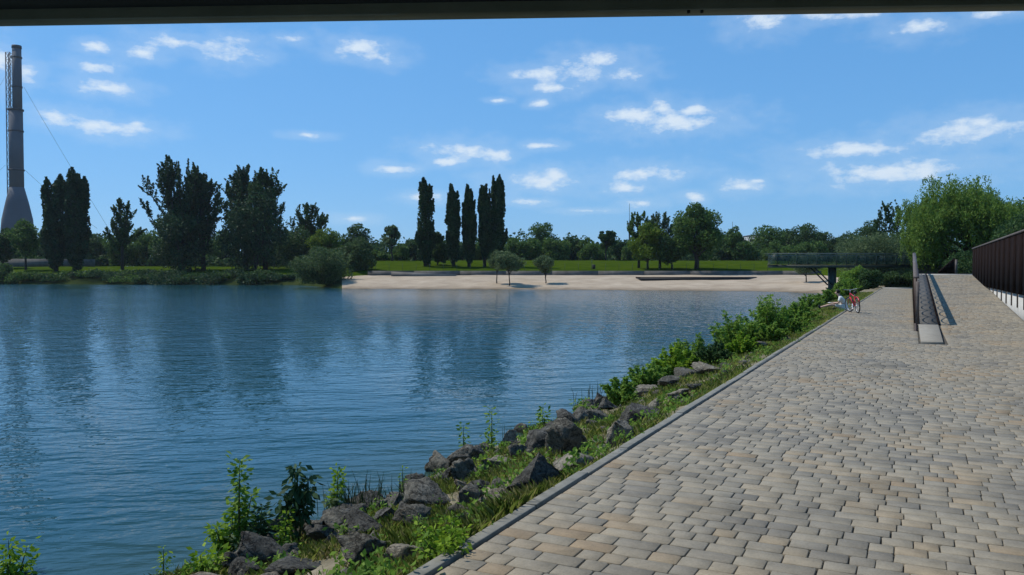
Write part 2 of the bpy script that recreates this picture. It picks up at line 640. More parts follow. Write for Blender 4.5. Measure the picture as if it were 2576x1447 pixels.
# water: ripple slopes worked out over a fixed step, so they hold at any distance
m, t, b = mat_new('water')
pS, gS = geo_pos(t)
sS = t.nodes.new('ShaderNodeSeparateXYZ')
t.links.new(pS, sS.inputs[0])
mS = t.nodes.new('ShaderNodeMapRange')          # shallows over the stony bed along the near bank
mS.inputs['From Min'].default_value = -8.2
mS.inputs['From Max'].default_value = -5.6
t.links.new(sS.outputs['X'], mS.inputs['Value'])
t.links.new(ramp(t, mS.outputs[0], [(0, (.010,.050,.058)), (1, (.030,.062,.052))]), b.inputs['Base Color'])
b.inputs['Roughness'].default_value = .03
b.inputs['IOR'].default_value = 1.333
p, g = geo_pos(t)


def wv(op, *ins):
    q = t.nodes.new('ShaderNodeVectorMath')
    q.operation = op
    for i_, v_ in enumerate(ins):
        if isinstance(v_, tuple):
            q.inputs[i_].default_value = v_
        elif isinstance(v_, (int, float)):
            q.inputs['Scale'].default_value = v_
        else:
            t.links.new(v_, q.inputs[i_])
    return q.outputs['Value'] if op in ('LENGTH', 'DOT_PRODUCT') else q.outputs[0]


def mth(op, a_, b_):
    q = t.nodes.new('ShaderNodeMath')
    q.operation = op
    for i_, v_ in enumerate((a_, b_)):
        if isinstance(v_, (int, float)):
            q.inputs[i_].default_value = v_
        else:
            t.links.new(v_, q.inputs[i_])
    return q.outputs[0]


WA = YAW + math.radians(7)
mp = t.nodes.new('ShaderNodeMapping')
mp.inputs['Rotation'].default_value = (0, 0, -WA)
t.links.new(p, mp.inputs[0])
wp = wv('MULTIPLY', mp.outputs[0], (.46, 1.0, 1.0))
EPS = .012


def hgt(vec):
    q1 = noise(t, 4.6, 3, .5, vec=vec)
    q2 = noise(t, 1.2, 1, .5, vec=vec)
    return mth('ADD', q1, mth('MULTIPLY', q2, 1.6))


h0 = hgt(wp)
hx = hgt(wv('ADD', wp, (EPS * .46, 0, 0)))
hy = hgt(wv('ADD', wp, (0, EPS, 0)))
gust = noise(t, .035, 3, .55, vec=wp)
gm = t.nodes.new('ShaderNodeMapRange')
gm.inputs['From Min'].default_value = .32
gm.inputs['From Max'].default_value = .66
gm.inputs['To Min'].default_value = .55
gm.inputs['To Max'].default_value = 1.25
t.links.new(gust, gm.inputs['Value'])
AMP = .056
sx_ = mth('MULTIPLY', mth('MULTIPLY', mth('SUBTRACT', h0, hx), AMP / EPS), gm.outputs[0])
sy_ = mth('MULTIPLY', mth('MULTIPLY', mth('SUBTRACT', h0, hy), AMP / EPS), gm.outputs[0])
sy_ = mth('SUBTRACT', sy_, mth('MULTIPLY', mth('ABSOLUTE', sy_, 0), .85))      # normals skewed towards the viewer, shaping the reflection to take in higher sky
cx_ = t.nodes.new('ShaderNodeCombineXYZ')
t.links.new(sx_, cx_.inputs[0])
t.links.new(sy_, cx_.inputs[1])
cx_.inputs[2].default_value = 1.0
mr2 = t.nodes.new('ShaderNodeMapping')
mr2.inputs['Rotation'].default_value = (0, 0, WA)
t.links.new(cx_.outputs[0], mr2.inputs[0])
t.links.new(wv('NORMALIZE', mr2.outputs[0]), b.inputs['Normal'])
M['water'] = m

# ------------------------------------------------------------------ far ground
WATER = -1.1
XK = np.array([-6000, -300, 0, 740, 850, 930, 1300, 1900, 2060, 2150, 2600, 9000.])
ZW = np.array([160, 158, 155, 147, 119, 116, 113, 103, 94, 80, 80, 80.])
ZB = np.array([166, 164, 161, 153, 131, 135, 135, 135, 135, 100, 88, 88.])
EB = np.array([.9, .9, .9, .8, .45, .8, .8, .85, .85, .3, .3, .3])
ST = np.array([.05, .05, .05, .05, .1, .7, .7, .7, .7, .1, .05, .05])    # step behind the retaining wall
ZC = np.array([200, 200, 190, 185, 178, 175, 175, 175, 175, 172, 170, 170.])
EC = np.array([2.7, 2.7, 2.6, 2.4, 3.0, 3.7, 3.8, 3.7, 3.6, 3.0, 2.5, 2.5])


def kn(x, A):
    return np.interp(x, XK, A)


def far_elev(x, z):
    zw, zb, eb, st, zc, ec = [kn(x, A) for A in (ZW, ZB, EB, ST, ZC, EC)]
    return np.interp(z, [zw - 10, zw, zw + (zb - zw) * .5, zb, zb + .4, zb + (zc - zb) * .55, zc, 4000],
                     [-2.2, WATER, WATER + (eb - WATER) * .62, eb, eb + st, eb + st + (ec - eb - st) * .72, ec, ec + 1.5])


def far_xy(x, z):
    q = ray(x, 680)
    return q[0] * z, q[1] * z


def far_pt(x, z, dz=0.0):
    a, b_ = far_xy(x, z)
    return np.array([a, b_, float(far_elev(x, z)) + dz])


cols = np.concatenate([np.array([-6000, -4000, -2500, -1500, -800]), np.arange(-400, 3001, 20), np.array([3400, 4200, 5500, 7500, 9000])])
rows_n = 46


def far_sheet(name, x_lo, x_hi, za, zb_, n, mat, dz=0.0):
    cs = [c for c in cols if x_lo <= c <= x_hi]
    V = []
    for c in cs:
        zs = za(c) + (zb_(c) - za(c)) * np.linspace(0, 1, n) ** (1.0 if n < 30 else 2.2)
        for z in zs:
            e = far_elev(c, z)
            e += 0.10 * float(fbm(c / 60.0, z / 7.0, 5, 3)) * (1 if z < 300 else 0)
            a, b_ = far_xy(c, z)
            V.append((a, b_, e + dz))
    i, j = np.meshgrid(np.arange(len(cs) - 1), np.arange(n - 1), indexing='ij')
    F = np.stack([i * n + j, (i + 1) * n + j, (i + 1) * n + j + 1, i * n + j + 1], -1).reshape(-1, 4)
    o = link(name, make_mesh(name, V, [F], True), mat)
    return tag(o, kind='structure')


zW = lambda c: kn(c, ZW) - 10
zB = lambda c: kn(c, ZB) + .0
far_sheet('grass_bank', -6000, 860, zW, lambda c: kn(c, ZB), 12, M['lawn_shaded'])
far_sheet('beach', 860, 2160, zW, lambda c: kn(c, ZB), 14, M['sand'])
far_sheet('scrub_ground', 2160, 9000, zW, lambda c: kn(c, ZB), 12, M['lawn_shaded'])
far_sheet('lawn', -6000, 9000, lambda c: kn(c, ZB), lambda c: kn(c, ZC) + 30, 24, M['lawn'])
far_sheet('ground', -6000, 9000, lambda c: kn(c, ZC) + 30, lambda c: 1100.0, 30, M['lawn_shaded'])
# land right of the promenade and round the viewer
mb = MB()
mb.box((3.2, -60, -2.2), (160, 90, 1.1))
tag(mb.build('embankment', M['lawn_shaded']), kind='structure')

# water
mb = MB()
mb.add([(-900, -300, WATER), (-3.0, -300, WATER), (-3.0, 200, WATER), (-900, 200, WATER)], [[[0, 1, 2, 3]]])
tag(mb.build('lake_water', M['water']), kind='structure')

# ------------------------------------------------------------------ near bank
KX = -2.31            # inner edge of the kerb
KW = 0.10


def sstep(a, b_, x):
    q = np.clip((x - a) / (b_ - a), 0, 1)
    return q * q * (3 - 2 * q)


def bank_h(x, y):
    x = np.asarray(x, float)
    y = np.asarray(y, float)
    tt = (KX - KW) - x
    sh_ = 0.25 + 1.0 * sstep(14, 26, y)
    d = np.maximum(tt - sh_, 0)
    wd = 3.3 - sh_
    h = -0.035 - 0.10 * np.minimum(tt, sh_) / sh_ - 0.98 * np.minimum(d / wd, 1.0) ** 0.9 - np.maximum(d - wd, 0) * .55
    damp = sstep(0.0, 0.5, tt)
    return h + damp * (0.16 * fbm(x * 1.3, y * 1.3, 11, 4) + .06 * fbm(x * 6, y * 6, 17, 2))


xs = np.concatenate([np.array([KX - KW - .002]), np.linspace(KX - KW - .1, -7.0, 42), np.linspace(-7.5, -13, 8)])
ys = np.concatenate([np.arange(-12, 20, .12), np.arange(20, 45, .25), np.arange(45, 112, .8)])
XX, YY = np.meshgrid(xs, ys, indexing='ij')
ZZ = bank_h(XX, YY)
i, j = np.meshgrid(np.arange(len(xs) - 1), np.arange(len(ys) - 1), indexing='ij')
n_ = len(ys)
F = np.stack([i * n_ + j, i * n_ + j + 1, (i + 1) * n_ + j + 1, (i + 1) * n_ + j], -1).reshape(-1, 4)
tag(link('bank', make_mesh('bank', np.stack([XX.ravel(), YY.ravel(), ZZ.ravel()], 1), [F], True), M['soil']), kind='structure')


def on_bank(x, y):
    """first hit of the sight line with the bank"""
    d = ray(x, y)
    tz = np.linspace(3, 112, 5000)
    P = np.array([0, 0, EYE]) + d[None, :] * tz[:, None]
    hb = bank_h(P[:, 0], P[:, 1])
    inside = (P[:, 0] < KX - KW) & (P[:, 2] <= np.maximum(hb, WATER - 0.02))
    k = np.argmax(inside) if inside.any() else int(np.argmin(np.abs(tz - 66)))
    q = P[k]
    q[0] = min(q[0], KX - KW - .9 if tz[k] > 45 else 9)
    q[2] = max(q[2], float(bank_h(q[0], q[1])))
    return q, tz[k]


# ------------------------------------------------------------------ promenade paving
RAMP0, RAMP1, RSL = 24.0, 48.3, 0.058
RX = 2.93             # retaining wall face on the right
ramp_z = lambda y: RSL * np.clip(np.asarray(y, float) - RAMP0, 0, RAMP1 - RAMP0)
mb = MB()
zb_ = -0.014
mb.add([(KX, -3, zb_), (RX, -3, zb_), (RX, RAMP0, zb_), (KX, RAMP0, zb_), (KX, 79.3, zb_), (.10, RAMP0, zb_), (.10, 79.3, zb_),
        (RX, RAMP1, zb_ + (RAMP1 - RAMP0) * RSL), (.10, RAMP1, zb_ + (RAMP1 - RAMP0) * RSL)],
       [[[0, 1, 2, 3], [3, 5, 6, 4], [5, 2, 7, 8]]])
paving = tag(mb.build('paving', M['joint']), kind='structure')

rg = rng_of(7)
ROW = 0.147
LENS = [0.14, 0.175, 0.215, 0.265]
GAP = 0.0068


def paver_shape(l, w, r):
    c = r.uniform(.004, .013, 4)
    hl, hw = l / 2, w / 2
    O = np.array([(-hl + c[0], -hw), (hl - c[1], -hw), (hl, -hw + c[1]), (hl, hw - c[2]), (hl - c[2], hw), (-hl + c[3], hw), (-hl, hw - c[3]), (-hl, -hw + c[0])])
    O = O + r.normal(0, .0018, O.shape)
    top = O * (1 - .0035 / np.array([hl, hw]))
    return np.concatenate([np.c_[top, np.zeros(8)], np.c_[O, np.full(8, -.0035)], np.c_[O, np.full(8, -.04)]])


SHAPES = []
for k, l in enumerate(LENS):
    for v in range(4):
        SHAPES.append(paver_shape(l - GAP, ROW - GAP, rg))
SHAPES = np.array(SHAPES)
k8 = np.arange(8)
PF8 = np.array([k8])
PF4 = np.concatenate([np.stack([k8 + 8, (k8 + 1) % 8 + 8, (k8 + 1) % 8, k8], 1), np.stack([k8 + 16, (k8 + 1) % 8 + 16, (k8 + 1) % 8 + 8, k8 + 8], 1)])
pcs = []      # x, y, z, shape id, xscale


def fill_row(x0, x1, y):
    x = x0 + GAP / 2
    while x < x1 - .02:
        k = int(rg.choice(4, p=[.26, .30, .24, .20]))
        l = LENS[k]
        rest = x1 - x
        sc = 1.0
        if rest < l + .12:
            k = int(np.argmin([abs(q - rest) for q in LENS]))
            l = rest
            sc = rest / LENS[k]
        pcs.append((x + l / 2, y, float(ramp_z(y)) if x0 > .2 else 0.0, k * 4 + int(rg.integers(4)), sc))
        x += l


STRIP0, STRIP1 = .17, .75
y = -1.0
while y < 79.2:
    if y < 20.0:
        fill_row(KX + .01, RX - .02, y)
    elif y < RAMP0:
        fill_row(KX + .01, STRIP0, y)
        fill_row(STRIP1, RX - .02, y)
    else:
        fill_row(KX + .01, .09, y)
        if y < RAMP1 - .1:
            fill_row(STRIP1, RX - .02, y)
    y += ROW
pcs = np.array(pcs)
px_, py_, pz_ = project(np.c_[pcs[:, 0], pcs[:, 1], pcs[:, 2]])
vis = (pz_ > .5) & (px_ > -10) & (px_ < 2586) & (py_ < 1465)
order = np.argsort(np.where(vis, pz_, 1e9))
near_ids = set(order[:300].tolist())
pmeshes = {}
for q in order[:300]:
    x, y, z, sid, sc = pcs[q]
    sid = int(sid)
    if sid not in pmeshes:
        pmeshes[sid] = make_mesh('paver', SHAPES[sid], [PF8, PF4])
    o = link('paver', pmeshes[sid], M['paver'], paving, (x, y, z + rg.normal(0, .0006)))
    o.rotation_euler = (rg.normal(0, .0016), rg.normal(0, .0016), rg.normal(0, .003))
    o.scale = (sc, 1, 1)
rest = np.array([q for q in range(len(pcs)) if q not in near_ids])
R_ = pcs[rest]
n = len(R_)
Vs = SHAPES[R_[:, 3].astype(int)].copy()
Vs[:, :, 0] *= R_[:, 4][:, None]
an = rg.normal(0, .003, n)
ca, sa = np.cos(an)[:, None], np.sin(an)[:, None]
vx = Vs[:, :, 0] * ca - Vs[:, :, 1] * sa
vy = Vs[:, :, 0] * sa + Vs[:, :, 1] * ca
tl = rg.normal(0, .0014, (n, 2))
vz = Vs[:, :, 2] + vx * tl[:, :1] + vy * tl[:, 1:] + rg.normal(0, .0005, n)[:, None]
vz += np.where((R_[:, 1] > RAMP0) & (R_[:, 0] > .2), RSL, 0)[:, None] * vy
Vs = np.stack([vx + R_[:, 0][:, None], vy + R_[:, 1][:, None], vz + R_[:, 2][:, None]], -1).reshape(-1, 3)
off = (np.arange(n) * 24)[:, None, None]
o = link('far_pavers', make_mesh('far_pavers', Vs, [(PF8[None] + off).reshape(-1, 8), (PF4[None] + off).reshape(-1, 4)]), M['paver'], paving)
tag(o, kind='stuff')

# kerb: concrete edging stones of about a metre
kerb = thing('kerb', 'long grey concrete edging along the lake side of the paving', 'kerb', (KX - KW / 2, 0, 0))
me = None
mb = MB()
mb.box((-KW / 2, 0.004, -.18), (KW / 2 - .012, .996, .012))
me = mb.mesh('edging_stone')
for k in range(-2, 79):
    o = link('edging_stone', me, M['kerb'], kerb, (rg.normal(0, .003), k, rg.normal(0, .003)))
    if k < 14:
        bevel(o, .008, 2)
# end edge of the lower walk
mb = MB()
mb.box((KX, 79.3, -.1), (.1, 79.55, .06))
tag(mb.build('end_kerb', M['concrete']), 'pale concrete edge closing the lower walk under the platform', 'kerb')

# slab and strip beside the railing
mb = MB()
mb.box((STRIP0, 20.03, -.05), (STRIP1 - .02, 25.4, .035))
V = np.array([[STRIP0+.04,20.2,-.05],[STRIP1-.09,20.2,-.05],[STRIP1-.05,25.4,-.05],[STRIP0+.03,25.4,-.05],
              [STRIP0+.04,20.2,.04],[STRIP1-.09,20.2,.04],[STRIP1-.05,25.4,.11],[STRIP0+.03,25.4,.11]], float)
mb = MB()
mb.hexa(V)
o = tag(mb.build('concrete_slab', M['slab']), 'long pale concrete slab lying in front of the brown railing', 'slab')
bevel(o, .01)
zs = lambda yy: float(ramp_z(yy))
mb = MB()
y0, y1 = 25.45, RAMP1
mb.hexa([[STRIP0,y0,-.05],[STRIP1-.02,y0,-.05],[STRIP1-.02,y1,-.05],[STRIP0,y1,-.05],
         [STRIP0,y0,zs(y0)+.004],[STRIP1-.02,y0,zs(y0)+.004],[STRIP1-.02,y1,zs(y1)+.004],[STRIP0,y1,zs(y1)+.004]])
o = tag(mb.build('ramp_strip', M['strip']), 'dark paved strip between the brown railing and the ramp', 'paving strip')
mb = MB()
mb.hexa([[STRIP1-.05,y0,zs(y0)],[STRIP1-.012,y0,zs(y0)],[STRIP1-.012,y1,zs(y1)],[STRIP1-.05,y1,zs(y1)],
         [STRIP1-.05,y0,zs(y0)+.05],[STRIP1-.012,y0,zs(y0)+.05],[STRIP1-.012,y1,zs(y1)+.05],[STRIP1-.05,y1,zs(y1)+.05]])
mb.build('edge_strip', M['brown_wood'], o)
# edge of ramp top
mb = MB()
mb.box((.12, RAMP1 + .01, .6), (RX, RAMP1 + .3, zs(RAMP1) + .03))
tag(mb.build('ramp_threshold', M['concrete']), 'pale concrete sill across the top of the paved ramp', 'sill')
mb = MB()
mb.box((.12, RAMP1 + .31, -.2), (RX + .2, 75, zs(RAMP1) - .3))
tag(mb.build('upper_ground', M['lawn_shaded']), kind='structure')
# side wall of the ramp towards the lower walk
mb = MB()
mb.hexa([[.095,RAMP0,-.1],[.165,RAMP0,-.1],[.165,RAMP1+.3,-.1],[.095,RAMP1+.3,-.1],
         [.095,RAMP0,.02],[.165,RAMP0,.02],[.165,RAMP1+.3,zs(RAMP1)+.05],[.095,RAMP1+.3,zs(RAMP1)+.05]])
tag(mb.build('ramp_side_wall', M['brown_steel']), 'brown sloping side wall between lower walk and ramp', 'wall')

# ------------------------------------------------------------------ railing with swags beside the ramp
RLX = .13
rail = thing('ramp_railing', 'brown railing with curved swag bars rising along the ramp', 'railing', (RLX, 25.7, 0))
rh = lambda yy: 1.46 + (yy - 25.7) * .0495      # height of cap over the lower walk
y0, y1 = 25.7, RAMP1
mb = MB()
mb.hexa([[-.075,0,rh(y0)-.05],[.075,0,rh(y0)-.05],[.075,y1-y0,rh(y1)-.05],[-.075,y1-y0,rh(y1)-.05],
         [-.075,0,rh(y0)],[.075,0,rh(y0)],[.075,y1-y0,rh(y1)],[-.075,y1-y0,rh(y1)]])
mb.build('handrail', M['cap_wood'], rail)
mb = MB()
mb.box((-.01, -.10, .0), (.085, -.035, rh(y0) - .14))
mb.build('end_board', M['cap_wood'], rail)
NP = 13
pys = np.linspace(0, y1 - y0 - .05, NP)
for k, pyy in enumerate(pys):
    mb = MB()
    wz = rh(y0 + pyy) - .05
    mb.box((-.045, pyy - .03, 0.0), (.03, pyy + .03, wz))
    mb.build('post', M['brown_steel'], rail)
for k in range(NP - 1):
    a_, c_ = pys[k] + .03, pys[k + 1] - .03
    for hh in (.28, .62, .96):
        tt = np.linspace(0, 1, 13)
        yy = a_ + (c_ - a_) * tt
        zz = np.array([float(ramp_z(y0 + q)) for q in yy]) + hh + .24 * (2 * tt - 1) ** 2
        mb = MB()
        mb.tube(np.c_[np.zeros(13), yy, zz], .02, 5)
        mb.build('swag_bar', M['brown_steel'], rail)
mb = MB()
zlo = lambda yy: float(ramp_z(y0 + yy)) + .08
mb.hexa([[-.02,0,zlo(0)],[.02,0,zlo(0)],[.02,y1-y0,zlo(y1-y0)],[-.02,y1-y0,zlo(y1-y0)],
         [-.02,0,zlo(0)+.05],[.02,0,zlo(0)+.05],[.02,y1-y0,zlo(y1-y0)+.05],[-.02,y1-y0,zlo(y1-y0)+.05]])
mb.build('bottom_rail', M['brown_steel'], rail)

# ------------------------------------------------------------------ right wall and screen fence
o = None
mb = MB()
mb.box((RX, 14, -.3), (RX + .26, RAMP1 + 1, 1.0))
wall = tag(mb.build('retaining_wall', M['concrete']), 'pale smooth concrete wall beside the ramp under the brown screen fence', 'wall')
fence = thing('screen_fence', 'tall dark brown screen fence of upright panels on the pale wall', 'fence', (RX, 14, 1.0))
PTOP, PBOT, PIT = 2.80, .93, 1.62
npan = 21
for k in range(npan):
    ya = .1 + k * PIT
    mb = MB()
    mb.box((-.075, ya + .09, PBOT - 1.0), (-.035, ya + PIT - .09, PTOP - .06 - 1.0))
    mb.build('panel', M['brown_wood'], fence)
    mb = MB()
    mb.box((-.034, ya - .05, -.5), (.03, ya + .05, PTOP - .06 - 1.0))
    mb.build('post', M['cap_wood'], fence)
mb = MB()
mb.box((-.10, 0, PTOP - 1.06), (.02, npan * PIT + .2, PTOP - 1.0))
mb.build('top_rail', M['cap_wood'], fence)

# brown end panel and post at the head of the ramp
z_ = 46.5
a_ = at_z(2361, 690, z_)
b_ = at_z(2402, 690, z_)
tpt = at_z(2402, 649, z_)
tlo = at_z(2361, 684, z_)
dv = FH * .08
mb = MB()
mb.hexa([a_, b_, b_ + dv, a_ + dv, tlo, tpt, tpt + dv, tlo + dv])
gw = mb.build('wedge_panel', M['brown_wood'])
tag(gw, 'dark brown wedge shaped side panel at the head of the ramp', 'panel')
pb = at_z(2405, 692, z_ - .6)
pt = at_z(2405, 653, z_ - .6)
mb = MB()
mb.box((pb[0] - .06, pb[1] - .06, pb[2] - .1), (pb[0] + .06, pb[1] + .06, pt[2]))
tag(mb.build('gate_post', M['cap_wood']), 'pale brown square post standing beside the wedge panel', 'post')

# ------------------------------------------------------------------ viewing platform
ZP = 78.0
pL, pR = at_z(1952, 680, ZP), at_z(2420, 680, ZP)
plat = thing('viewing_platform', 'dark steel viewing platform on one pillar reaching out over the bank', 'platform', (pL[0], pL[1], 0), YAW)
LEN = float(np.linalg.norm((pR - pL)[:2]))
DK = 2.18
mb = MB()
mb.box((0, 0, DK - .30), (LEN, 2.4, DK - .05))
mb.build('deck', M['grey_steel'], plat)
mb = MB()
mb.box((-.1, -.08, DK - .05), (LEN, 2.48, DK))
mb.build('deck_edge', M['brown_steel'], plat)
for sy in (0.0, 2.4):
    mb = MB()
    mb.box((-.35, sy - .04, DK + 1.08), (LEN, sy + .04, DK + 1.13))
    mb.build('handrail', M['rail_paint'], plat)
    mb = MB()
    mb.tube([(-.2, sy, DK + .93), (LEN, sy, DK + .93)], .025, 6)
    mb.build('mid_rail', M['rail_paint'], plat)
    for k in range(9):
        xx = .1 + k * 1.95
        if xx > LEN:
            break
        mb = MB()
        mb.box((xx - .035, sy - .035, DK), (xx + .035, sy + .035, DK + 1.08))
        mb.build('post', M['grey_steel'], plat)
        if k < 8:
            mb = MB()
            mb.box((xx + .06, sy - .008, DK + .06), (xx + 1.89, sy + .008, DK + .88))
            mb.build('infill_panel', M['mesh_panel'], plat)
mb = MB()
mb.box((-.06, .05, DK + .06), (-.04, 2.35, DK + 1.0))
mb.build('infill_panel', M['mesh_panel'], plat)
qx = float(np.linalg.norm((at_z(2106, 680, ZP) - pL)[:2]))
mb = MB()
mb.tube([(qx, 1.2, -1.6), (qx, 1.2, DK - .3)], .39, 16)
mb.build('pillar', M['grey_steel'], plat, True)
for sy in (.6, 1.8):
    mb = MB()
    mb.tube([(qx - 1.95, sy, DK - .3), (qx - .2, sy, .15)], .07, 6)
    mb.build('strut', M['grey_steel'], plat)
# dark abutment below the platform where it meets the land
o0 = at_z(2330, 680, ZP + .3)
mb = MB()
mb.box((0, 0, -.4), (5, 2, DK - .32))
ab = mb.build('abutment', M['concrete_old'])
ab.location = (o0[0], o0[1], 0)
ab.rotation_euler = (0, 0, YAW)
tag(ab, 'grey concrete abutment under the landward end of the platform', 'abutment')

# ------------------------------------------------------------------ beam of the bridge overhead
HB = 2.85
bl, br = on_elev(-60, 51, HB), on_elev(2640, 9, HB)
dx = (br - bl)
ang = math.atan2(dx[1], dx[0])
bridge = thing('footbridge', 'dark underside of a low footbridge with a grey green edge beam', 'bridge', ((bl[0] + br[0]) / 2, (bl[1] + br[1]) / 2, 0), ang)
mb = MB()
mb.box((-9, -.002, HB), (9, .10, HB + .30))
mb.build('edge_beam', M['beam'], bridge)
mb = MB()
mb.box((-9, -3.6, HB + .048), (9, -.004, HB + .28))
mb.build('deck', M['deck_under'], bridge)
for sx in (-8.5, 8.5):
    mb = MB()
    mb.box((sx - .15, -2.2, -2.0), (sx + .15, -1.9, HB + .05))
    mb.build('support', M['beam'], bridge)
for xx in (1735, 1768):
    q = on_elev(xx, 22, HB)
    lx = (q - np.array(bridge.location))[:2] @ np.array([math.cos(ang), math.sin(ang)])
    mb = MB()
    mb.tube([(lx, .02, HB + .01), (lx, .02, HB - .012)], .008, 6)
    mb.build('bolt', M['black'], bridge)

# ------------------------------------------------------------------ foliage tools
def leaf_quads(P, size, rg_, elong=1.6, up=0.0, axis=None, fold=0.12, jit=1.0):
    n = len(P)
    a = rg_.normal(size=(n, 3))
    if axis is not None:
        a = a * jit + axis
    a[:, 2] += up
    a /= np.linalg.norm(a, axis=1)[:, None] + 1e-9
    r = rg_.normal(size=(n, 3))
    b_ = np.cross(a, r)
    b_ /= np.linalg.norm(b_, axis=1)[:, None] + 1e-9
    nn = np.cross(a, b_)
    s = size * rg_.uniform(.6, 1.35, n)[:, None]
    V = np.stack([P - a * s * elong * .5, P + b_ * s * .5 + nn * s * fold, P + a * s * elong * .5, P - b_ * s * .5 + nn * s * fold], 1).reshape(-1, 3)
    F = np.arange(n * 4).reshape(-1, 4)
    return V, F


def sph(n, rg_):
    d = rg_.normal(size=(n, 3))
    return d / (np.linalg.norm(d, axis=1)[:, None] + 1e-9)


def crown_round(rg_, H, Wd, z0, ncl, nl, top=1.0, cl=(.15, .27), squash=.85, flare=.0):
    """clumps of leaves in an egg-shaped envelope; returns leaf points and clump centres"""
    c = np.array([0, 0, (z0 + H) / 2])
    rad = np.array([Wd / 2, Wd / 2, (H - z0) / 2])
    d = sph(ncl, rg_)
    rr = rg_.uniform(.25, .86, ncl) ** .7
    C = d * rr[:, None]
    tz = C[:, 2]
    shrink = np.where(tz > 0, 1 - .35 * top * tz ** 1.5, 1 - flare * (-tz))
    C = C * np.c_[shrink, shrink, np.ones(ncl)]
    C = c + C * rad
    cr = rg_.uniform(cl[0], cl[1], ncl) * Wd
    w = cr ** 2
    k = rg_.choice(ncl, nl, p=w / w.sum())
    dd_ = sph(nl, rg_)
    r2 = rg_.uniform(.35, 1.0, nl) ** .6
    P = C[k] + dd_ * (r2 * cr[k])[:, None] * np.array([1, 1, squash])
    return P, C


def limbs(mb, rg_, C, z_trunk, H, r0, nmax=12):
    idx = rg_.permutation(len(C))[:nmax]
    for q in idx:
        e = C[q]
        zs_ = rg_.uniform(.5, 1.0) * min(e[2] * .8, z_trunk * 1.3 + .15 * H)
        s = np.array([0, 0, zs_])
        m_ = (s + e) / 2 + rg_.normal(0, .02 * H, 3)
        m_[2] -= .02 * H
        mb.tube([s, m_, e], [r0 * .45, r0 * .3, r0 * .12], 5, False)


def finish_tree(name, label, cat, base, group, mbt, V, F, leafmat, barkmat, extra=None):
    o = thing(name, label, cat, base, 0, group)
    if mbt is not None and mbt.n:
        mbt.build('trunk', barkmat, o, True)
    link('crown', make_mesh('crown', V, [F]), leafmat, o)
    return o


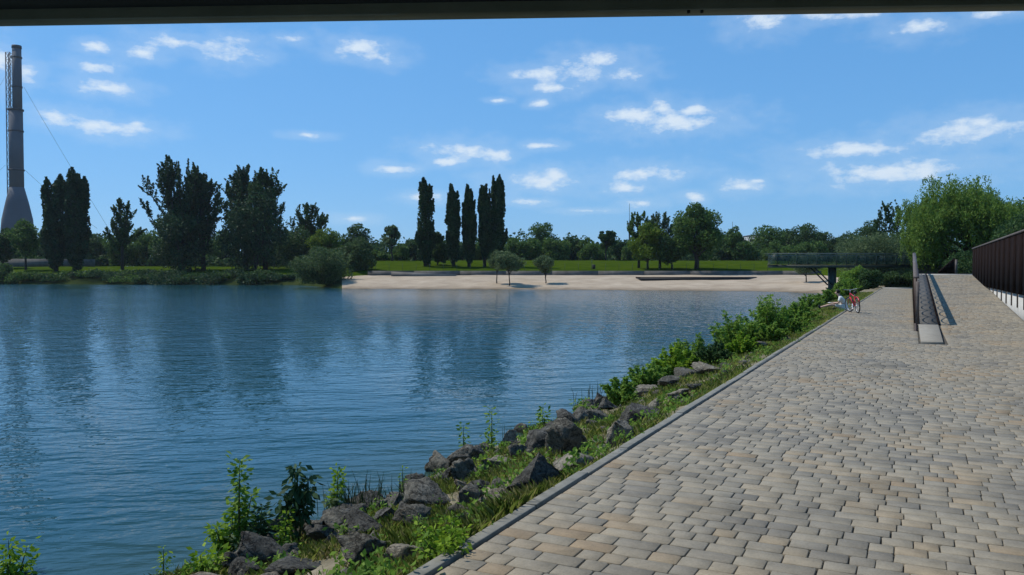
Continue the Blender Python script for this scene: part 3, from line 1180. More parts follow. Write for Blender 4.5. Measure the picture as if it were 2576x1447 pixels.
def tree(name, label, base, H, Wd, kind='round', leaf='leaf_mid', seed=1, nl=3500, size=.38, trunk=.18, tr=None, group=None, bark='bark', cat='tree', lean=(0, 0), ncl=None, **kw):
    r = rng_of(seed)
    mbt = MB()
    tr = tr or H * .016 + .06
    if kind in ('round', 'sparse', 'pine'):
        ncl = ncl or (34 if kind == 'round' else 22)
        cl = (.13, .25) if kind == 'round' else (.10, .19)
        P, C = crown_round(r, H * .97, Wd, H * trunk, ncl, nl, cl=kw.get('cl', cl), top=kw.get('top', .7), flare=kw.get('flare', .1))
        P[:, 0] += lean[0] * P[:, 2] / H
        P[:, 1] += lean[1] * P[:, 2] / H
        hh = np.linspace(-.3, H * .8, 7)
        mbt.tube(np.c_[r.normal(0, .01 * H, 7) * (hh > 0), r.normal(0, .01 * H, 7) * (hh > 0), hh], tr * np.linspace(1.1, .25, 7), 7)
        limbs(mbt, r, C, H * trunk, H, tr, 14)
        V, F = leaf_quads(P, size, r, 1.5)
    elif kind == 'poplar':
        npl = kw.get('plumes', 60)
        blunt = kw.get('blunt', .5)
        t_ = np.concatenate([[.97, .93, .90], r.uniform(trunk, .93, npl - 3)])
        prof = np.interp(t_, [trunk, trunk + .10, .34, .6, .8, .93, 1.0], [.22, .62, 1.0, .95, .72 + .2 * blunt, .3 + .35 * blunt, .12 + .2 * blunt])
        a1 = r.uniform(0, 2 * math.pi, npl)
        q1 = r.uniform(.25, 1, npl) ** .6
        R1 = Wd * .5 * prof * q1 * .80
        zc1 = t_ * H
        Lp = H * r.uniform(.10, .20, npl) * np.where(t_ > .85, .75, 1)
        rp = Wd * r.uniform(.09, .15, npl)
        k1 = r.integers(0, npl, nl)
        u1 = r.uniform(0, 1, nl)
        rr = rp[k1] * np.clip((1 - u1) * 1.6, .08, 1) * np.clip(u1 * 4 + .3, 0, 1) * r.uniform(.2, 1, nl) ** .5
        a2 = r.uniform(0, 2 * math.pi, nl)
        out1 = R1[k1] + u1 * Lp[k1] * .14
        P = np.c_[np.cos(a1[k1]) * out1 + rr * np.cos(a2), np.sin(a1[k1]) * out1 + rr * np.sin(a2), np.minimum(zc1[k1] + (u1 - .55) * Lp[k1], H * 1.0)]
        nb_ = nl // 3
        tb = r.uniform(trunk * 1.02, .9, nb_)
        pb_ = np.interp(tb, [trunk, trunk + .10, .34, .6, .8, .93, 1.0], [.2, .55, .85, .8, .6, .25, .1])
        ab_ = r.uniform(0, 2 * math.pi, nb_)
        rb_ = Wd * .5 * pb_ * r.uniform(.1, .95, nb_)
        P = np.concatenate([P, np.c_[np.cos(ab_) * rb_, np.sin(ab_) * rb_, tb * H]])
        mbt.tube([(0, 0, -.4), (0, 0, H * .25), (0, 0, H * .7)], [tr * 1.15, tr * .8, tr * .2], 7)
        for q in range(10):
            mbt.tube([(0, 0, H * r.uniform(.05, .3)), (math.cos(a1[q]) * R1[q] * .5, math.sin(a1[q]) * R1[q] * .5, zc1[q] * .7), (math.cos(a1[q]) * R1[q], math.sin(a1[q]) * R1[q], zc1[q])], [tr * .4, tr * .25, tr * .08], 5, False)
        V, F = leaf_quads(P, size, r, 1.7, up=.9)
    elif kind == 'fan':
        nlb = kw.get('limbs', 18)
        spread = kw.get('spread', .9)
        pts = []
        PA, PB, PR = [], [], []
        for k in range(nlb):
            th = r.uniform(0, 2 * math.pi) if k > 5 else (k % 2) * math.pi + r.normal(0, .35)
            th += YAW
            ln = r.uniform(.1, .85) if k > 5 else (.95, 1.0, .7, .75, .4, .5)[k]
            zs_ = H * r.uniform(.10, .34)
            ez = H * (.97 - kw.get('drop', .38) * ln ** 1.8 * r.uniform(.7, 1.15))
            ex = Wd * .5 * ln
            P0 = np.array([0, 0, zs_])
            P2 = np.array([math.cos(th) * ex, math.sin(th) * ex, ez])
            P1 = np.array([math.cos(th) * ex * .45, math.sin(th) * ex * .45, zs_ + (ez - zs_) * .35])
            tt = np.linspace(0, 1, 7)[:, None]
            cv = (1 - tt) ** 2 * P0 + 2 * tt * (1 - tt) * P1 + tt ** 2 * P2
            mbt.tube(cv, tr * np.linspace(.5, .08, 7), 5, False)
            ns_ = kw.get('sub', 9)
            for u in np.concatenate([[.86], r.uniform(kw.get('bare', .15), .95, ns_)]):
                c_ = (1 - u) ** 2 * P0 + 2 * u * (1 - u) * P1 + u ** 2 * P2
                tg = 2 * (1 - u) * (P1 - P0) + 2 * u * (P2 - P1)
                tg = tg / np.linalg.norm(tg)
                dr = tg * .8 + UPV * .45 + sph(1, r)[0] * (.15 if u == .86 else .75)
                dr /= np.linalg.norm(dr)
                l_ = H * r.uniform(.09, .17) * (1.15 - .3 * u)
                PA.append(c_)
                PB.append(c_ + dr * l_)
                PR.append(H * kw.get('plume', .026) * r.uniform(.7, 1.4))
                if r.uniform() < .35:
                    mbt.tube([c_, c_ + dr * l_ * .9], [tr * .1, tr * .03], 4, False)
        PA, PB, PR = np.array(PA), np.array(PB), np.array(PR)
        k1 = r.integers(0, len(PA), nl)
        u1 = r.uniform(0, 1, nl)
        rr = PR[k1] * np.clip(1.7 * (1 - u1), .15, 1) * np.clip(u1 * 5 + .4, 0, 1) * r.uniform(.15, 1, nl) ** .5
        P = PA[k1] * (1 - u1)[:, None] + PB[k1] * u1[:, None] + sph(nl, r) * rr[:, None]
        P = P[P[:, 2] < H * 1.02]
        mbt.tube([(0, 0, -.4), (0, 0, H * .2), (0, 0, H * .55)], [tr * 1.2, tr * .9, tr * .35], 8)
        V, F = leaf_quads(P, size, r, 1.5, up=.4)
    elif kind == 'willow':
        nlo = kw.get('lobes', 17)
        d = sph(nlo, r)
        d[:, 2] = np.abs(d[:, 2]) * 1.0
        LC = d * np.array([Wd * .36, Wd * .36, H * .36]) * r.uniform(.55, 1.05, nlo)[:, None] + np.array([0, 0, H * .5])
        low = np.arange(nlo) % 3 == 1
        LC[low, 2] = H * r.uniform(.26, .5, low.sum())
        LC[low, :2] = d[low, :2] / (np.linalg.norm(d[low, :2], axis=1)[:, None] + 1e-6) * Wd * r.uniform(.2, .4, low.sum())[:, None]
        LC[0] = (0, 0, H * .80)
        LR = Wd * r.uniform(.11, .19, nlo)
        LC[:, 2] = np.minimum(LC[:, 2], H - LR * .9)
        ns = kw.get('strands', 1700)
        k1 = r.integers(0, nlo, ns)
        dd1 = sph(ns, r)
        dd1[:, 2] = dd1[:, 2] * .6 + .35
        o_ = LC[k1] + dd1 * LR[k1][:, None] * r.uniform(.4, 1.0, ns)[:, None]
        ll = np.minimum(H * r.uniform(.05, .30, ns) ** 1.0, np.maximum(o_[:, 2] - .5, .3))
        m_ = max(4, int(nl / ns))
        u_ = r.uniform(0, 1, (ns, m_)) ** .8
        th = np.arctan2(o_[:, 1], o_[:, 0]) + r.normal(0, .6, ns)
        bow = np.sin(u_ * 2.0) * H * r.uniform(.01, .06, ns)[:, None]
        rise = np.sin(np.clip(u_ * 3.2, 0, math.pi)) * H * .015
        Q = np.stack([o_[:, 0][:, None] + np.cos(th)[:, None] * bow, o_[:, 1][:, None] + np.sin(th)[:, None] * bow, o_[:, 2][:, None] - u_ * ll[:, None] + rise], -1).reshape(-1, 3)
        Q = Q + r.normal(0, H * .011, Q.shape)
        Q[:, 2] = np.minimum(Q[:, 2], H)
        V, F = leaf_quads(Q, size, r, 3.0, axis=np.array([0, 0, -1.0]), jit=.75)
        mbt.tube([(0, 0, -.4), (.1, 0, H * .25), (0, .1, H * .5)], [tr * 1.3, tr, tr * .6], 8)
        limbs(mbt, r, LC, H * .3, H, tr * 1.3, 20)
    elif kind == 'bush':
        P, C = crown_round(r, H, Wd, -.05 * H, ncl or 26, nl, cl=kw.get('cl', (.13, .24)), top=.4, flare=-.05)
        P[:, 2] = np.abs(P[:, 2])
        for q in range(6):
            e = C[r.integers(len(C))]
            mbt.tube([(0, 0, -.1), e * .5 + np.array([0, 0, .1 * H]), e], [tr * .6, tr * .4, tr * .15], 5, False)
        V, F = leaf_quads(P, size, r, kw.get('elong', 1.7), up=.5)
    return finish_tree(name, label, cat, base, group, mbt, V, F, M[leaf], M[bark])


def px_h(x, ytop, z, base):
    return float(at_z(x, ytop, z)[2] - base[2])


def far_tree(x, ytop, wpx, z, kind, leaf, seed, name, label, **kw):
    b_ = far_pt(x, z)
    H = px_h(x, ytop, z, b_)
    return tree(name, label, b_, H, wpx * z / FPX, kind, leaf, seed, **kw)


# ------------------------------------------------------------------ trees on the far bank, left
far_tree(142, 440, 72, 166, 'poplar', 'leaf_poplar', 11, 'poplar_tree', 'shorter blunt poplar of the dark pair between chimney and lake', nl=15000, size=.34, trunk=.10, plumes=90, blunt=.9)
far_tree(193, 424, 66, 166, 'poplar', 'leaf_poplar', 12, 'poplar_tree', 'taller pointed poplar of the dark pair between chimney and lake', nl=15000, size=.34, trunk=.08, plumes=90, blunt=.9)
far_tree(308, 488, 84, 169, 'fan', 'leaf_dark', 13, 'slender_tree', 'slender tufted tree standing between poplar pair and broad fan shaped tree', nl=7000, size=.30, limbs=12, plume=.034, drop=.5, sub=8)
far_tree(455, 394, 236, 168, 'fan', 'leaf_poplar', 14, 'fan_tree', 'broad dark tree with plumes fanning out like a broom', nl=20000, size=.34, limbs=30, plume=.024, tr=.55, drop=.40, sub=10)
far_tree(512, 428, 110, 166, 'fan', 'leaf_poplar', 15, 'fan_tree', 'narrower upright tree grown into the right side of the broom shaped tree', nl=9000, size=.34, limbs=16, plume=.026, tr=.4, drop=.3)
far_tree(618, 412, 130, 170, 'fan', 'leaf_poplar', 16, 'tall_tree', 'tall dark tree with open leafy top beside the broom shaped tree', nl=15000, size=.32, limbs=22, plume=.03, tr=.5, drop=.35)
far_tree(668, 418, 105, 168, 'fan', 'leaf_dark', 17, 'tall_tree', 'tall dark tree leaning outward beyond the waterside olive bush', nl=13000, size=.32, limbs=20, plume=.03, tr=.5, drop=.35)
far_tree(643, 462, 168, 166, 'bush', 'leaf_poplar', 18, 'understorey_tree', 'dense dark undergrowth filling the foot of the two tall trees', nl=15000, size=.30, ncl=60)
far_tree(462, 512, 150, 165, 'bush', 'leaf_poplar', 19, 'understorey_tree', 'dense dark undergrowth filling the foot of the broom shaped tree', nl=11000, size=.30, ncl=50)
far_tree(775, 508, 112, 182, 'fan', 'leaf_dark', 20, 'spreading_tree', 'open crowned blue green tree behind the yellow green tree', nl=9000, size=.32, limbs=20, plume=.034, drop=.35)
far_tree(745, 560, 120, 178, 'round', 'leaf_dark', 21, 'leafy_tree', 'dark leafy tree tucked between tall trees and olive bush', nl=7000, size=.30, trunk=.02)
far_tree(818, 572, 84, 172, 'round', 'leaf_yellow', 22, 'leafy_tree', 'yellow green sunlit tree behind the grey olive bush', nl=7000, size=.26, trunk=.08)
far_tree(900, 555, 78, 178, 'round', 'leaf_dark', 23, 'leafy_tree', 'round topped dark tree behind the tall willow bush at the beach end', nl=6500, size=.30, trunk=.08)
far_tree(905, 592, 92, 139, 'bush', 'leaf_osier', 24, 'willow_bush', 'tall grey green willow bush at the end of the sand', nl=10000, size=.20, elong=2.6, ncl=34, cat='bush')
b_ = np.array([*far_xy(812, 126), -.55])
tree('olive_bush', 'broad silvery olive bush hanging over the water beside the sand', b_, px_h(812, 626, 126, b_), 136 * 126 / FPX, 'bush', 'leaf_osier', 25, nl=14000, size=.16, ncl=50, elong=2.2, cat='bush')
far_tree(65, 552, 74, 170, 'round', 'leaf_mid', 26, 'young_tree', 'small round tree in front of the low wall below the chimney', nl=5000, size=.28, trunk=.25)
far_tree(8, 560, 70, 176, 'round', 'leaf_dark', 27, 'leafy_tree', 'dark tree partly hiding the foot of the chimney', nl=6500, size=.30, trunk=.1)
for k, (x, yt, w, z, lf) in enumerate([(110, 575, 110, 215, 'leaf_dark'), (240, 568, 80, 210, 'leaf_dark'), (365, 562, 100, 212, 'leaf_mid'), (425, 590, 90, 208, 'leaf_mid'),
                                       (560, 580, 90, 212, 'leaf_mid'), (690, 590, 110, 210, 'leaf_dark'), (-60, 560, 110, 205, 'leaf_dark'), (40, 580, 90, 212, 'leaf_dark'), (300, 585, 80, 205, 'leaf_mid'), (180, 580, 90, 218, 'leaf_dark'), (500, 585, 90, 214, 'leaf_dark')]):
    far_tree(x, yt, w, z, 'round', lf, 40 + k, 'background_tree', ('light' if lf == 'leaf_mid' else 'dark') + ' green tree of the row behind the poplars and the broom shaped tree', nl=4200, size=.38, trunk=-.02, group='row of trees behind the left bank')
# low shrubs along the left waterline
r_ = rng_of(606)
WSH = [(8, 652, 56, 0)]
x = -160
while x < 745:
    WSH.append((x, r_.uniform(684, 709), r_.uniform(34, 95), int(r_.integers(0, 5))))
    x += r_.uniform(12, 34)
for k, (x, yt, w, lf) in enumerate(WSH):
    z = float(kn(x, ZW)) + (2.2 if k == 0 else r_.uniform(-.6, 5.0))
    b_ = far_pt(x, z)
    lab = 'rounded dark bush at the water beside the low wall' if k == 0 else ('lighter' if lf == 4 else 'dark') + ' low shrub on the grassy waterline below the tall dark trees'
    tree('waterside_shrub', lab, b_, max(.5, px_h(x, yt, z, b_)), w * z / FPX, 'bush', ['leaf_dark', 'leaf_poplar', 'leaf_dark', 'leaf_poplar', 'leaf_mid'][lf], 600 + k, nl=900, size=.24, ncl=14,
         group=None if k == 0 else 'shrubs along the left waterline', cat='bush')
# low wall on the left bank
p0, p1 = far_pt(-40, 186), far_pt(238, 186)
mb = MB()
wz = at_z(100, 651, 186)[2]
dv = FH * .3
mb.hexa([p0 - UPV * .5, p1 - UPV * .5, p1 + dv - UPV * .5, p0 + dv - UPV * .5, np.array([*p0[:2], wz]), np.array([*p1[:2], wz - .1]), np.array([*(p1 + dv)[:2], wz - .1]), np.array([*(p0 + dv)[:2], wz])])
tag(mb.build('garden_wall', M['concrete_old']), 'long low weathered wall behind the poplar pair', 'wall')

# ------------------------------------------------------------------ middle poplars and trees
for k, (x, yt, w, lab, tk) in enumerate([(1070, 449, 54, 'stout single poplar standing apart from the row of slim ones', .06),
                                     (1141, 464, 42, 'split topped poplar next to the stout one', .10),
                                     (1180, 466, 40, 'slim straight poplar in the middle of the row', .10),
                                     (1219, 464, 40, 'slim poplar pressed against the tallest one', .10),
                                     (1252, 441, 48, 'tallest poplar closing the row, above the beach trees', .10)]):
    far_tree(x, yt, w, 146, 'poplar', 'leaf_poplar', 81 + k, 'poplar_tree', lab, nl=11000, size=.28, trunk=tk, plumes=56, blunt=.35, group='row of poplars on the lawn')
far_tree(1100, 585, 50, 150, 'bush', 'leaf_dark', 90, 'shrubby_tree', 'dark bushy growth at the side of the stout poplar', nl=2400, size=.36)
far_tree(986, 563, 50, 172, 'pine', 'leaf_olive', 91, 'pine_tree', 'lone pine with open round head on a bare trunk on the lawn', nl=1500, size=.36, trunk=.38, tr=.2, ncl=26, cl=(.10, .18))
far_tree(1365, 558, 74, 205, 'round', 'leaf_mid', 92, 'leafy_tree', 'broad tree rising over the thicket beside the poplar row', nl=6500, size=.30, trunk=.1)
far_tree(1524, 565, 54, 176, 'pine', 'leaf_dark', 93, 'pine_tree', 'slim tree with a bare trunk rising out of the thicket', nl=2200, trunk=.3, tr=.18)
far_tree(1607, 526, 62, 142, 'fan', 'leaf_mid', 94, 'thin_tree', 'thin tree with two leafy tufts on top beside the stage', nl=3600, size=.24, limbs=9, plume=.034, drop=.25, sub=7)
far_tree(1630, 556, 92, 140, 'round', 'leaf_yellow', 95, 'leafy_tree', 'yellow green drooping tree growing on the stage', nl=7000, size=.25, trunk=.08)
far_tree(1660, 522, 66, 141, 'fan', 'leaf_olive', 96, 'grey_tree', 'grey leaved loose tree between yellow green tree and broad tree', nl=5200, size=.22, limbs=12, plume=.034, drop=.4, sub=8)
far_tree(1690, 585, 84, 139, 'round', 'leaf_dark', 97, 'leafy_tree', 'dark low tree filling the gap beside the broad tree', nl=6000, size=.26, trunk=.12)
far_tree(1752, 510, 118, 139, 'round', 'leaf_mid', 98, 'broad_tree', 'large broad crowned tree with a stout trunk behind the stage', nl=15000, size=.26, trunk=.12, tr=.42, ncl=60)
# thicket of separate trees behind the lawn
r_ = rng_of(5)
for k, (x, yt, w, z, lf, kd) in enumerate([(1010, 612, 60, 182, 'leaf_mid', 'bush'), (1045, 598, 60, 186, 'leaf_dark', 'bush'), (950, 635, 60, 184, 'leaf_mid', 'bush'), (1120, 600, 60, 190, 'leaf_dark', 'bush'), (1165, 610, 60, 190, 'leaf_dark', 'bush'), (1210, 605, 70, 192, 'leaf_mid', 'bush'),
        (1290, 600, 70, 190, 'leaf_mid', 'bush'), (1330, 606, 70, 188, 'leaf_mid', 'bush'), (1395, 600, 80, 190, 'leaf_mid', 'bush'), (1440, 596, 60, 200, 'leaf_dark', 'bush'), (1475, 600, 60, 196, 'leaf_mid', 'bush'), (1500, 612, 60, 186, 'leaf_mid', 'bush'), (1560, 604, 66, 196, 'leaf_dark', 'bush'), (1590, 612, 60, 190, 'leaf_mid', 'bush'),
        (1820, 590, 60, 190, 'leaf_dark', 'round'), (1850, 562, 52, 186, 'leaf_mid', 'round'), (1930, 556, 96, 196, 'leaf_mid', 'round'), (1880, 610, 70, 184, 'leaf_mid', 'bush'), (1985, 575, 60, 200, 'leaf_dark', 'round'), (2025, 553, 90, 192, 'leaf_dark', 'round'), (2085, 585, 80, 196, 'leaf_dark', 'bush'), (2130, 590, 80, 200, 'leaf_dark', 'bush'), (2185, 556, 90, 190, 'leaf_dark', 'round'), (2240, 580, 80, 190, 'leaf_dark', 'bush'), (1960, 615, 80, 184, 'leaf_mid', 'bush'), (2040, 615, 90, 182, 'leaf_mid', 'bush')]):
    far_tree(x, yt, w, z, kd, lf, 120 + k, 'thicket_tree', {('bush', 'leaf_mid'): 'light green bushy growth in the thicket edging the lawn', ('bush', 'leaf_dark'): 'dark green bushy growth in the thicket edging the lawn', ('round', 'leaf_mid'): 'light green round crowned tree standing above the thicket', ('round', 'leaf_dark'): 'dark round crowned tree standing above the thicket'}[(kd, lf)], nl=4200, size=.32, trunk=.03, group='thicket behind the lawn')
# far wood behind, one mass
Pw = []
r_ = rng_of(77)
for k in range(230):
    x = -700 + 4000 * (k + r_.uniform(0, 1)) / 230
    z = r_.uniform(225, 300)
    b_ = far_pt(x, z)
    H = max(4.0, px_h(x, 598 + r_.uniform(-14, 18), z, b_))
    P_, C_ = crown_round(r_, H, r_.uniform(8, 13), -1.5, 16, 560, cl=(.16, .3), flare=-.15)
    P_[:, 2] = np.abs(P_[:, 2])
    Pw.append(P_ + b_)
nu = 42000
ux = r_.uniform(-700, 3300, nu)
uz = r_.uniform(204, 222, nu)
uh = (2.6 + 2.2 * vnoise(ux / 35, uz * 0, 71)) * r_.uniform(0, 1, nu) ** .8
q_ = np.array([ray(a, 680) for a in ux])
Pw.append(np.c_[q_[:, 0] * uz, q_[:, 1] * uz, np.array([float(far_elev(a, c)) for a, c in zip(ux, uz)]) + uh])
Pw = np.concatenate(Pw)
V, F = leaf_quads(Pw, .62, r_, 1.4)
tag(link('far_wood', make_mesh('far_wood', V, [F]), M['leaf_dark']), 'distant belt of woodland behind the park trees', 'wood', kind='stuff')

# two bare-topped trees, willow and bushes on the right
far_tree(2222, 502, 34, 120, 'fan', 'leaf_dark', 160, 'half_dead_tree', 'thin half bare tree of two with a leafy tip, left of its twin', nl=1500, size=.24, limbs=7, plume=.022, bare=.1, sub=6, drop=.25)
far_tree(2253, 503, 30, 121, 'fan', 'leaf_dark', 161, 'half_dead_tree', 'thin half bare tree of two with bare twigs beside the willow', nl=1100, size=.24, limbs=7, plume=.020, bare=.25, sub=5, drop=.25)
b_ = at_z(2432, 690, 74.0)
b_[2] = .9
tree('willow_tree', 'large bright green weeping willow behind the ramp', b_, px_h(2432, 428, 74, b_), 315 * 74 / FPX, 'willow', 'leaf_willow', 162, nl=100000, size=.085, strands=4000, lobes=36, tr=.35)
b_ = at_z(2545, 690, 82.0)
b_[2] = .9
tree('dark_tree', 'dark dense tree between willow and screen fence', b_, px_h(2545, 478, 82, b_), 190 * 82 / FPX, 'round', 'leaf_dark', 163, nl=22000, size=.16, trunk=.05, ncl=50)
b_ = at_z(2620, 690, 62.0)
b_[2] = 1.05
tree('dark_tree', 'dark leafy tree behind the near end of the screen fence', b_, px_h(2620, 530, 62, b_), 220 * 62 / FPX, 'round', 'leaf_dark', 164, nl=20000, size=.14, trunk=.02, ncl=46)
b_ = at_z(2430, 690, 60.0)
b_[2] = 1.0
tree('undergrowth_bush', 'dark bush under the willow at the head of the ramp', b_, px_h(2430, 640, 60, b_), 110 * 60 / FPX, 'bush', 'leaf_dark', 165, nl=9000, size=.09, cat='bush')
b_ = far_pt(2200, 92)
tree('silver_bush', 'large dome shaped silvery willow bush behind the platform', b_, px_h(2200, 590, 92, b_), 190 * 92 / FPX, 'bush', 'leaf_olive', 166, nl=34000, size=.085, elong=3.2, ncl=70, cat='bush')
b_ = far_pt(2310, 100)
tree('dark_tree', 'dark tree filling the gap between silvery bush and willow', b_, px_h(2310, 560, 100, b_), 120 * 100 / FPX, 'round', 'leaf_dark', 167, nl=11000, size=.17, trunk=.03)
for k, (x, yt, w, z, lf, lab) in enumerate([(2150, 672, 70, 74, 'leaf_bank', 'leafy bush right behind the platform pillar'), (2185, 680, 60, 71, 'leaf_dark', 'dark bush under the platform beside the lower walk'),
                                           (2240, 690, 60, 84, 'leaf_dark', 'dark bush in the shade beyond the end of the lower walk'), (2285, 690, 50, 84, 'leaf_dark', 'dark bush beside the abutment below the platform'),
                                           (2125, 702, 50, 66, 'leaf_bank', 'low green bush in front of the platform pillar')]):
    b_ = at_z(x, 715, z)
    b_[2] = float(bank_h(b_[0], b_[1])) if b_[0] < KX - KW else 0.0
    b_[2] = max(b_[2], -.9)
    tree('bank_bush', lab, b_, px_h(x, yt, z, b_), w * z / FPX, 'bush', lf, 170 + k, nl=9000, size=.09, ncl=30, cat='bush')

# small trees on the sand
for k, (x, yt, w, z, lab) in enumerate([(1250, 628, 42, 120, 'leaning small grey green tree touching its rounder neighbour on the sand'), (1281, 632, 62, 117, 'rounded small grey green tree beside the leaning one on the sand'),
                                     (1373, 642, 50, 119, 'lone small round tree in the middle of the sand'), (2028, 636, 78, 112, 'small spreading tree on the sand below the platform')]):
    b_ = far_pt(x, z)
    tree('beach_tree', lab, b_, px_h(x, yt, z, b_), w * z / FPX * 1.12, 'round', 'leaf_olive', 180 + k, nl=5000, size=.15, trunk=.42 if k < 3 else .36, tr=.09, ncl=30, cl=(.14, .24), top=.3, group='small trees on the sand')

# beach wall, ramp, stage
wall = thing('beach_wall', 'long low weathered concrete wall between sand and lawn', 'wall', tuple(far_pt(1500, 135)))
base = np.array(wall.location)
xsw = np.linspace(925, 2085, 11)
for k in range(len(xsw) - 1):
    A = far_pt(xsw[k], 134.7)
    B = far_pt(xsw[k + 1] - .15, 134.7)
    h0, h1 = at_z(xsw[k], 681.5, 134.7)[2], at_z(xsw[k + 1], 681.5, 134.7)[2]
    dv = FH * .5
    mb = MB()
    mb.hexa(np.array([A - UPV * .5, B - UPV * .5, B + dv - UPV * .5, A + dv - UPV * .5, [*A[:2], h0], [*B[:2], h1], [*(B + dv)[:2], h1], [*(A + dv)[:2], h0]]) - base)
    mb.build('wall_section', M['concrete_old'], wall)
A, B = at_z(984, 690.5, 133.0), at_z(1148, 692, 133.0)
h0, h1 = at_z(984, 683.5, 133)[2], at_z(1148, 690.5, 133)[2]
dv = FH * .35
mb = MB()
mb.hexa([A - UPV * .4, B - UPV * .4, B + dv - UPV * .4, A + dv - UPV * .4, [*A[:2], h0], [*B[:2], h1], [*(B + dv)[:2], h1], [*(A + dv)[:2], h0]])
tag(mb.build('beach_ramp', M['ramp_concrete']), 'pale sloping ramp parapet leading down to the sand', 'ramp wall')
stage = thing('beach_stage', 'low dark timber edged platform round the trees on the sand', 'platform', tuple(far_pt(1750, 124)))
base = np.array(stage.location)
mb = MB()
q = [at_z(1612, 703, 121), at_z(1880, 704.5, 121), at_z(1905, 700, 126), at_z(1600, 700, 126)]
zt = at_z(1750, 698.5, 121)[2]
mb.hexa(np.array([[*p_[:2], .0] for p_ in q] + [[*p_[:2], zt] for p_ in q]) - base)
mb.build('rim', M['black'], stage)
q2 = [p_ + FH * .4 for p_ in q]
mb = MB()
mb.hexa(np.array([[*p_[:2], zt - .12] for p_ in q2] + [[*p_[:2], zt + .05] for p_ in q2]) - base)
mb.build('top', M['brown_wood'], stage)

# fence posts along the wall, lamp and bin on the lawn
for k, x in enumerate(range(945, 2080, 34)):
    b_ = far_pt(x, 136.5)
    o = thing('fence_post', 'thin dark wire fence post standing on the lawn behind the beach wall', 'post', tuple(b_), 0, 'wire fence posts on the lawn')
    mb = MB()
    mb.tube([(0, 0, -.2), (0, 0, 1.15)], .028, 5)
    mb.build('post', M['grey_steel'], o)
b_ = far_pt(1489, 140)
o = thing('street_lamp', 'slim dark lamp post standing on the lawn', 'lamp', tuple(b_))
hl = px_h(1489, 647, 140, b_)
mb = MB()
mb.tube([(0, 0, -.2), (0, 0, .6), (0, 0, hl - .1)], [.07, .05, .04], 8)
mb.build('pole', M['grey_steel'], o)
mb = MB()
mb.tube([(0, 0, hl - .15), (0, 0, hl - .1), (0, 0, hl)], [.10, .22, .16], 10)
mb.build('lamp_head', M['grey_steel'], o)
b_ = far_pt(1494, 139.5)
o = thing('litter_bin', 'small dark litter bin beside the lamp post', 'bin', tuple(b_))
mb = MB()
mb.tube([(0, 0, 0), (0, 0, .7)], [.24, .28], 10)
mb.build('bin_body', M['black'], o)
mb = MB()
mb.tube([(0, 0, .7), (0, 0, .78)], [.30, .22], 10)
mb.build('bin_lid', M['grey_steel'], o)

# ------------------------------------------------------------------ chimney
ZCH = 490.0
cb = at_z(47, 680, ZCH)
gz = float(far_elev(44, ZCH))
ch = thing('factory_chimney', 'tall concrete factory chimney with flared foot and lattice ladder tower', 'chimney', (cb[0], cb[1], gz), YAW)
sc_ = ZCH / FPX * 1.0
zz_ = lambda yp: float(at_z(44, yp, ZCH)[2]) - gz
xo = lambda xp: (xp - 44) * sc_
mb = MB()
prof = [(665, 41, 43), (552, 42.6, 34), (510, 42.5, 25.5), (472, 42, 16.5)]
mb.tube([(xo(c_), 0, zz_(y_)) for y_, c_, r1 in prof], [r1 * sc_ for y_, c_, r1 in prof], 24)
mb.build('flared_foot', M['chimney'], ch, True)
mb = MB()
mb.tube([(xo(42), 0, zz_(472) - .2), (xo(42), 0, zz_(277))], [16.2 * sc_, 15.6 * sc_], 24)
mb.build('lower_shaft', M['chimney'], ch, True)
mb = MB()
mb.tube([(xo(46.5), 0, zz_(278)), (xo(46.5), 0, zz_(122))], [10.8 * sc_, 10.2 * sc_], 20)
sh_o = mb.build('upper_shaft', M['chimney'], ch, True)
mb = MB()
mb.tube([(xo(46.5), 0, zz_(122)), (xo(46.5), 0, zz_(115))], [11.3 * sc_, 10.9 * sc_], 20)
mb.build('crown_ring', M['chimney_steel'], sh_o)
for yp, c_, r1 in ((145, 46.5, 11.8), (219, 46.5, 11.8), (277, 42, 18), (330, 42, 17.2), (428, 42, 18)):
    mb = MB()
    mb.tube([(xo(c_), 0, zz_(yp + 2)), (xo(c_), 0, zz_(yp - 2))], r1 * sc_, 20)
    mb.build('gallery_ring', M['chimney_steel'], ch)
# lattice tower
cl_ = at_z(52, 680, ZCH)
lat = thing('lattice_tower', 'slim steel lattice tower standing against the factory chimney', 'tower', (cl_[0], cl_[1], gz), YAW)
x0, x1 = xo(17), xo(28)
zt, zbm = zz_(133), zz_(545)
for (lx, ly) in ((x0, 1.4), (x1, 1.4), (x0, -1.4), (x1, -1.4)):
    mb = MB()
    mb.tube([(lx, ly, 0), (lx, ly, zt)], .28, 5)
    mb.build('leg', M['chimney_steel'], lat)
nb = 30
for k in range(nb):
    za, zc_ = zt * k / nb, zt * (k + 1) / nb
    mb = MB()
    for ly in (-1.4, 1.4):
        mb.tube([(x0, ly, za), (x1, ly, zc_)], .16, 4)
        mb.tube([(x1, ly, za), (x0, ly, zc_)], .16, 4)
        mb.tube([(x0, ly, zc_), (x1, ly, zc_)], .16, 4)
    mb.build('bracing', M['chimney_steel'], lat)
for k in range(9):
    yp = 140 + k * 15.5
    mb = MB()
    mb.tube([(x1, 0, zz_(yp)), (xo(37), 0, zz_(yp))], .25, 4)
    mb.build('tie_bar', M['chimney_steel'], lat)
mb = MB()
mb.tube([(xo(32), 0, zz_(277)), (xo(32), 0, zz_(135))], .4, 5)
mb.build('pipe', M['chimney_steel'], lat)
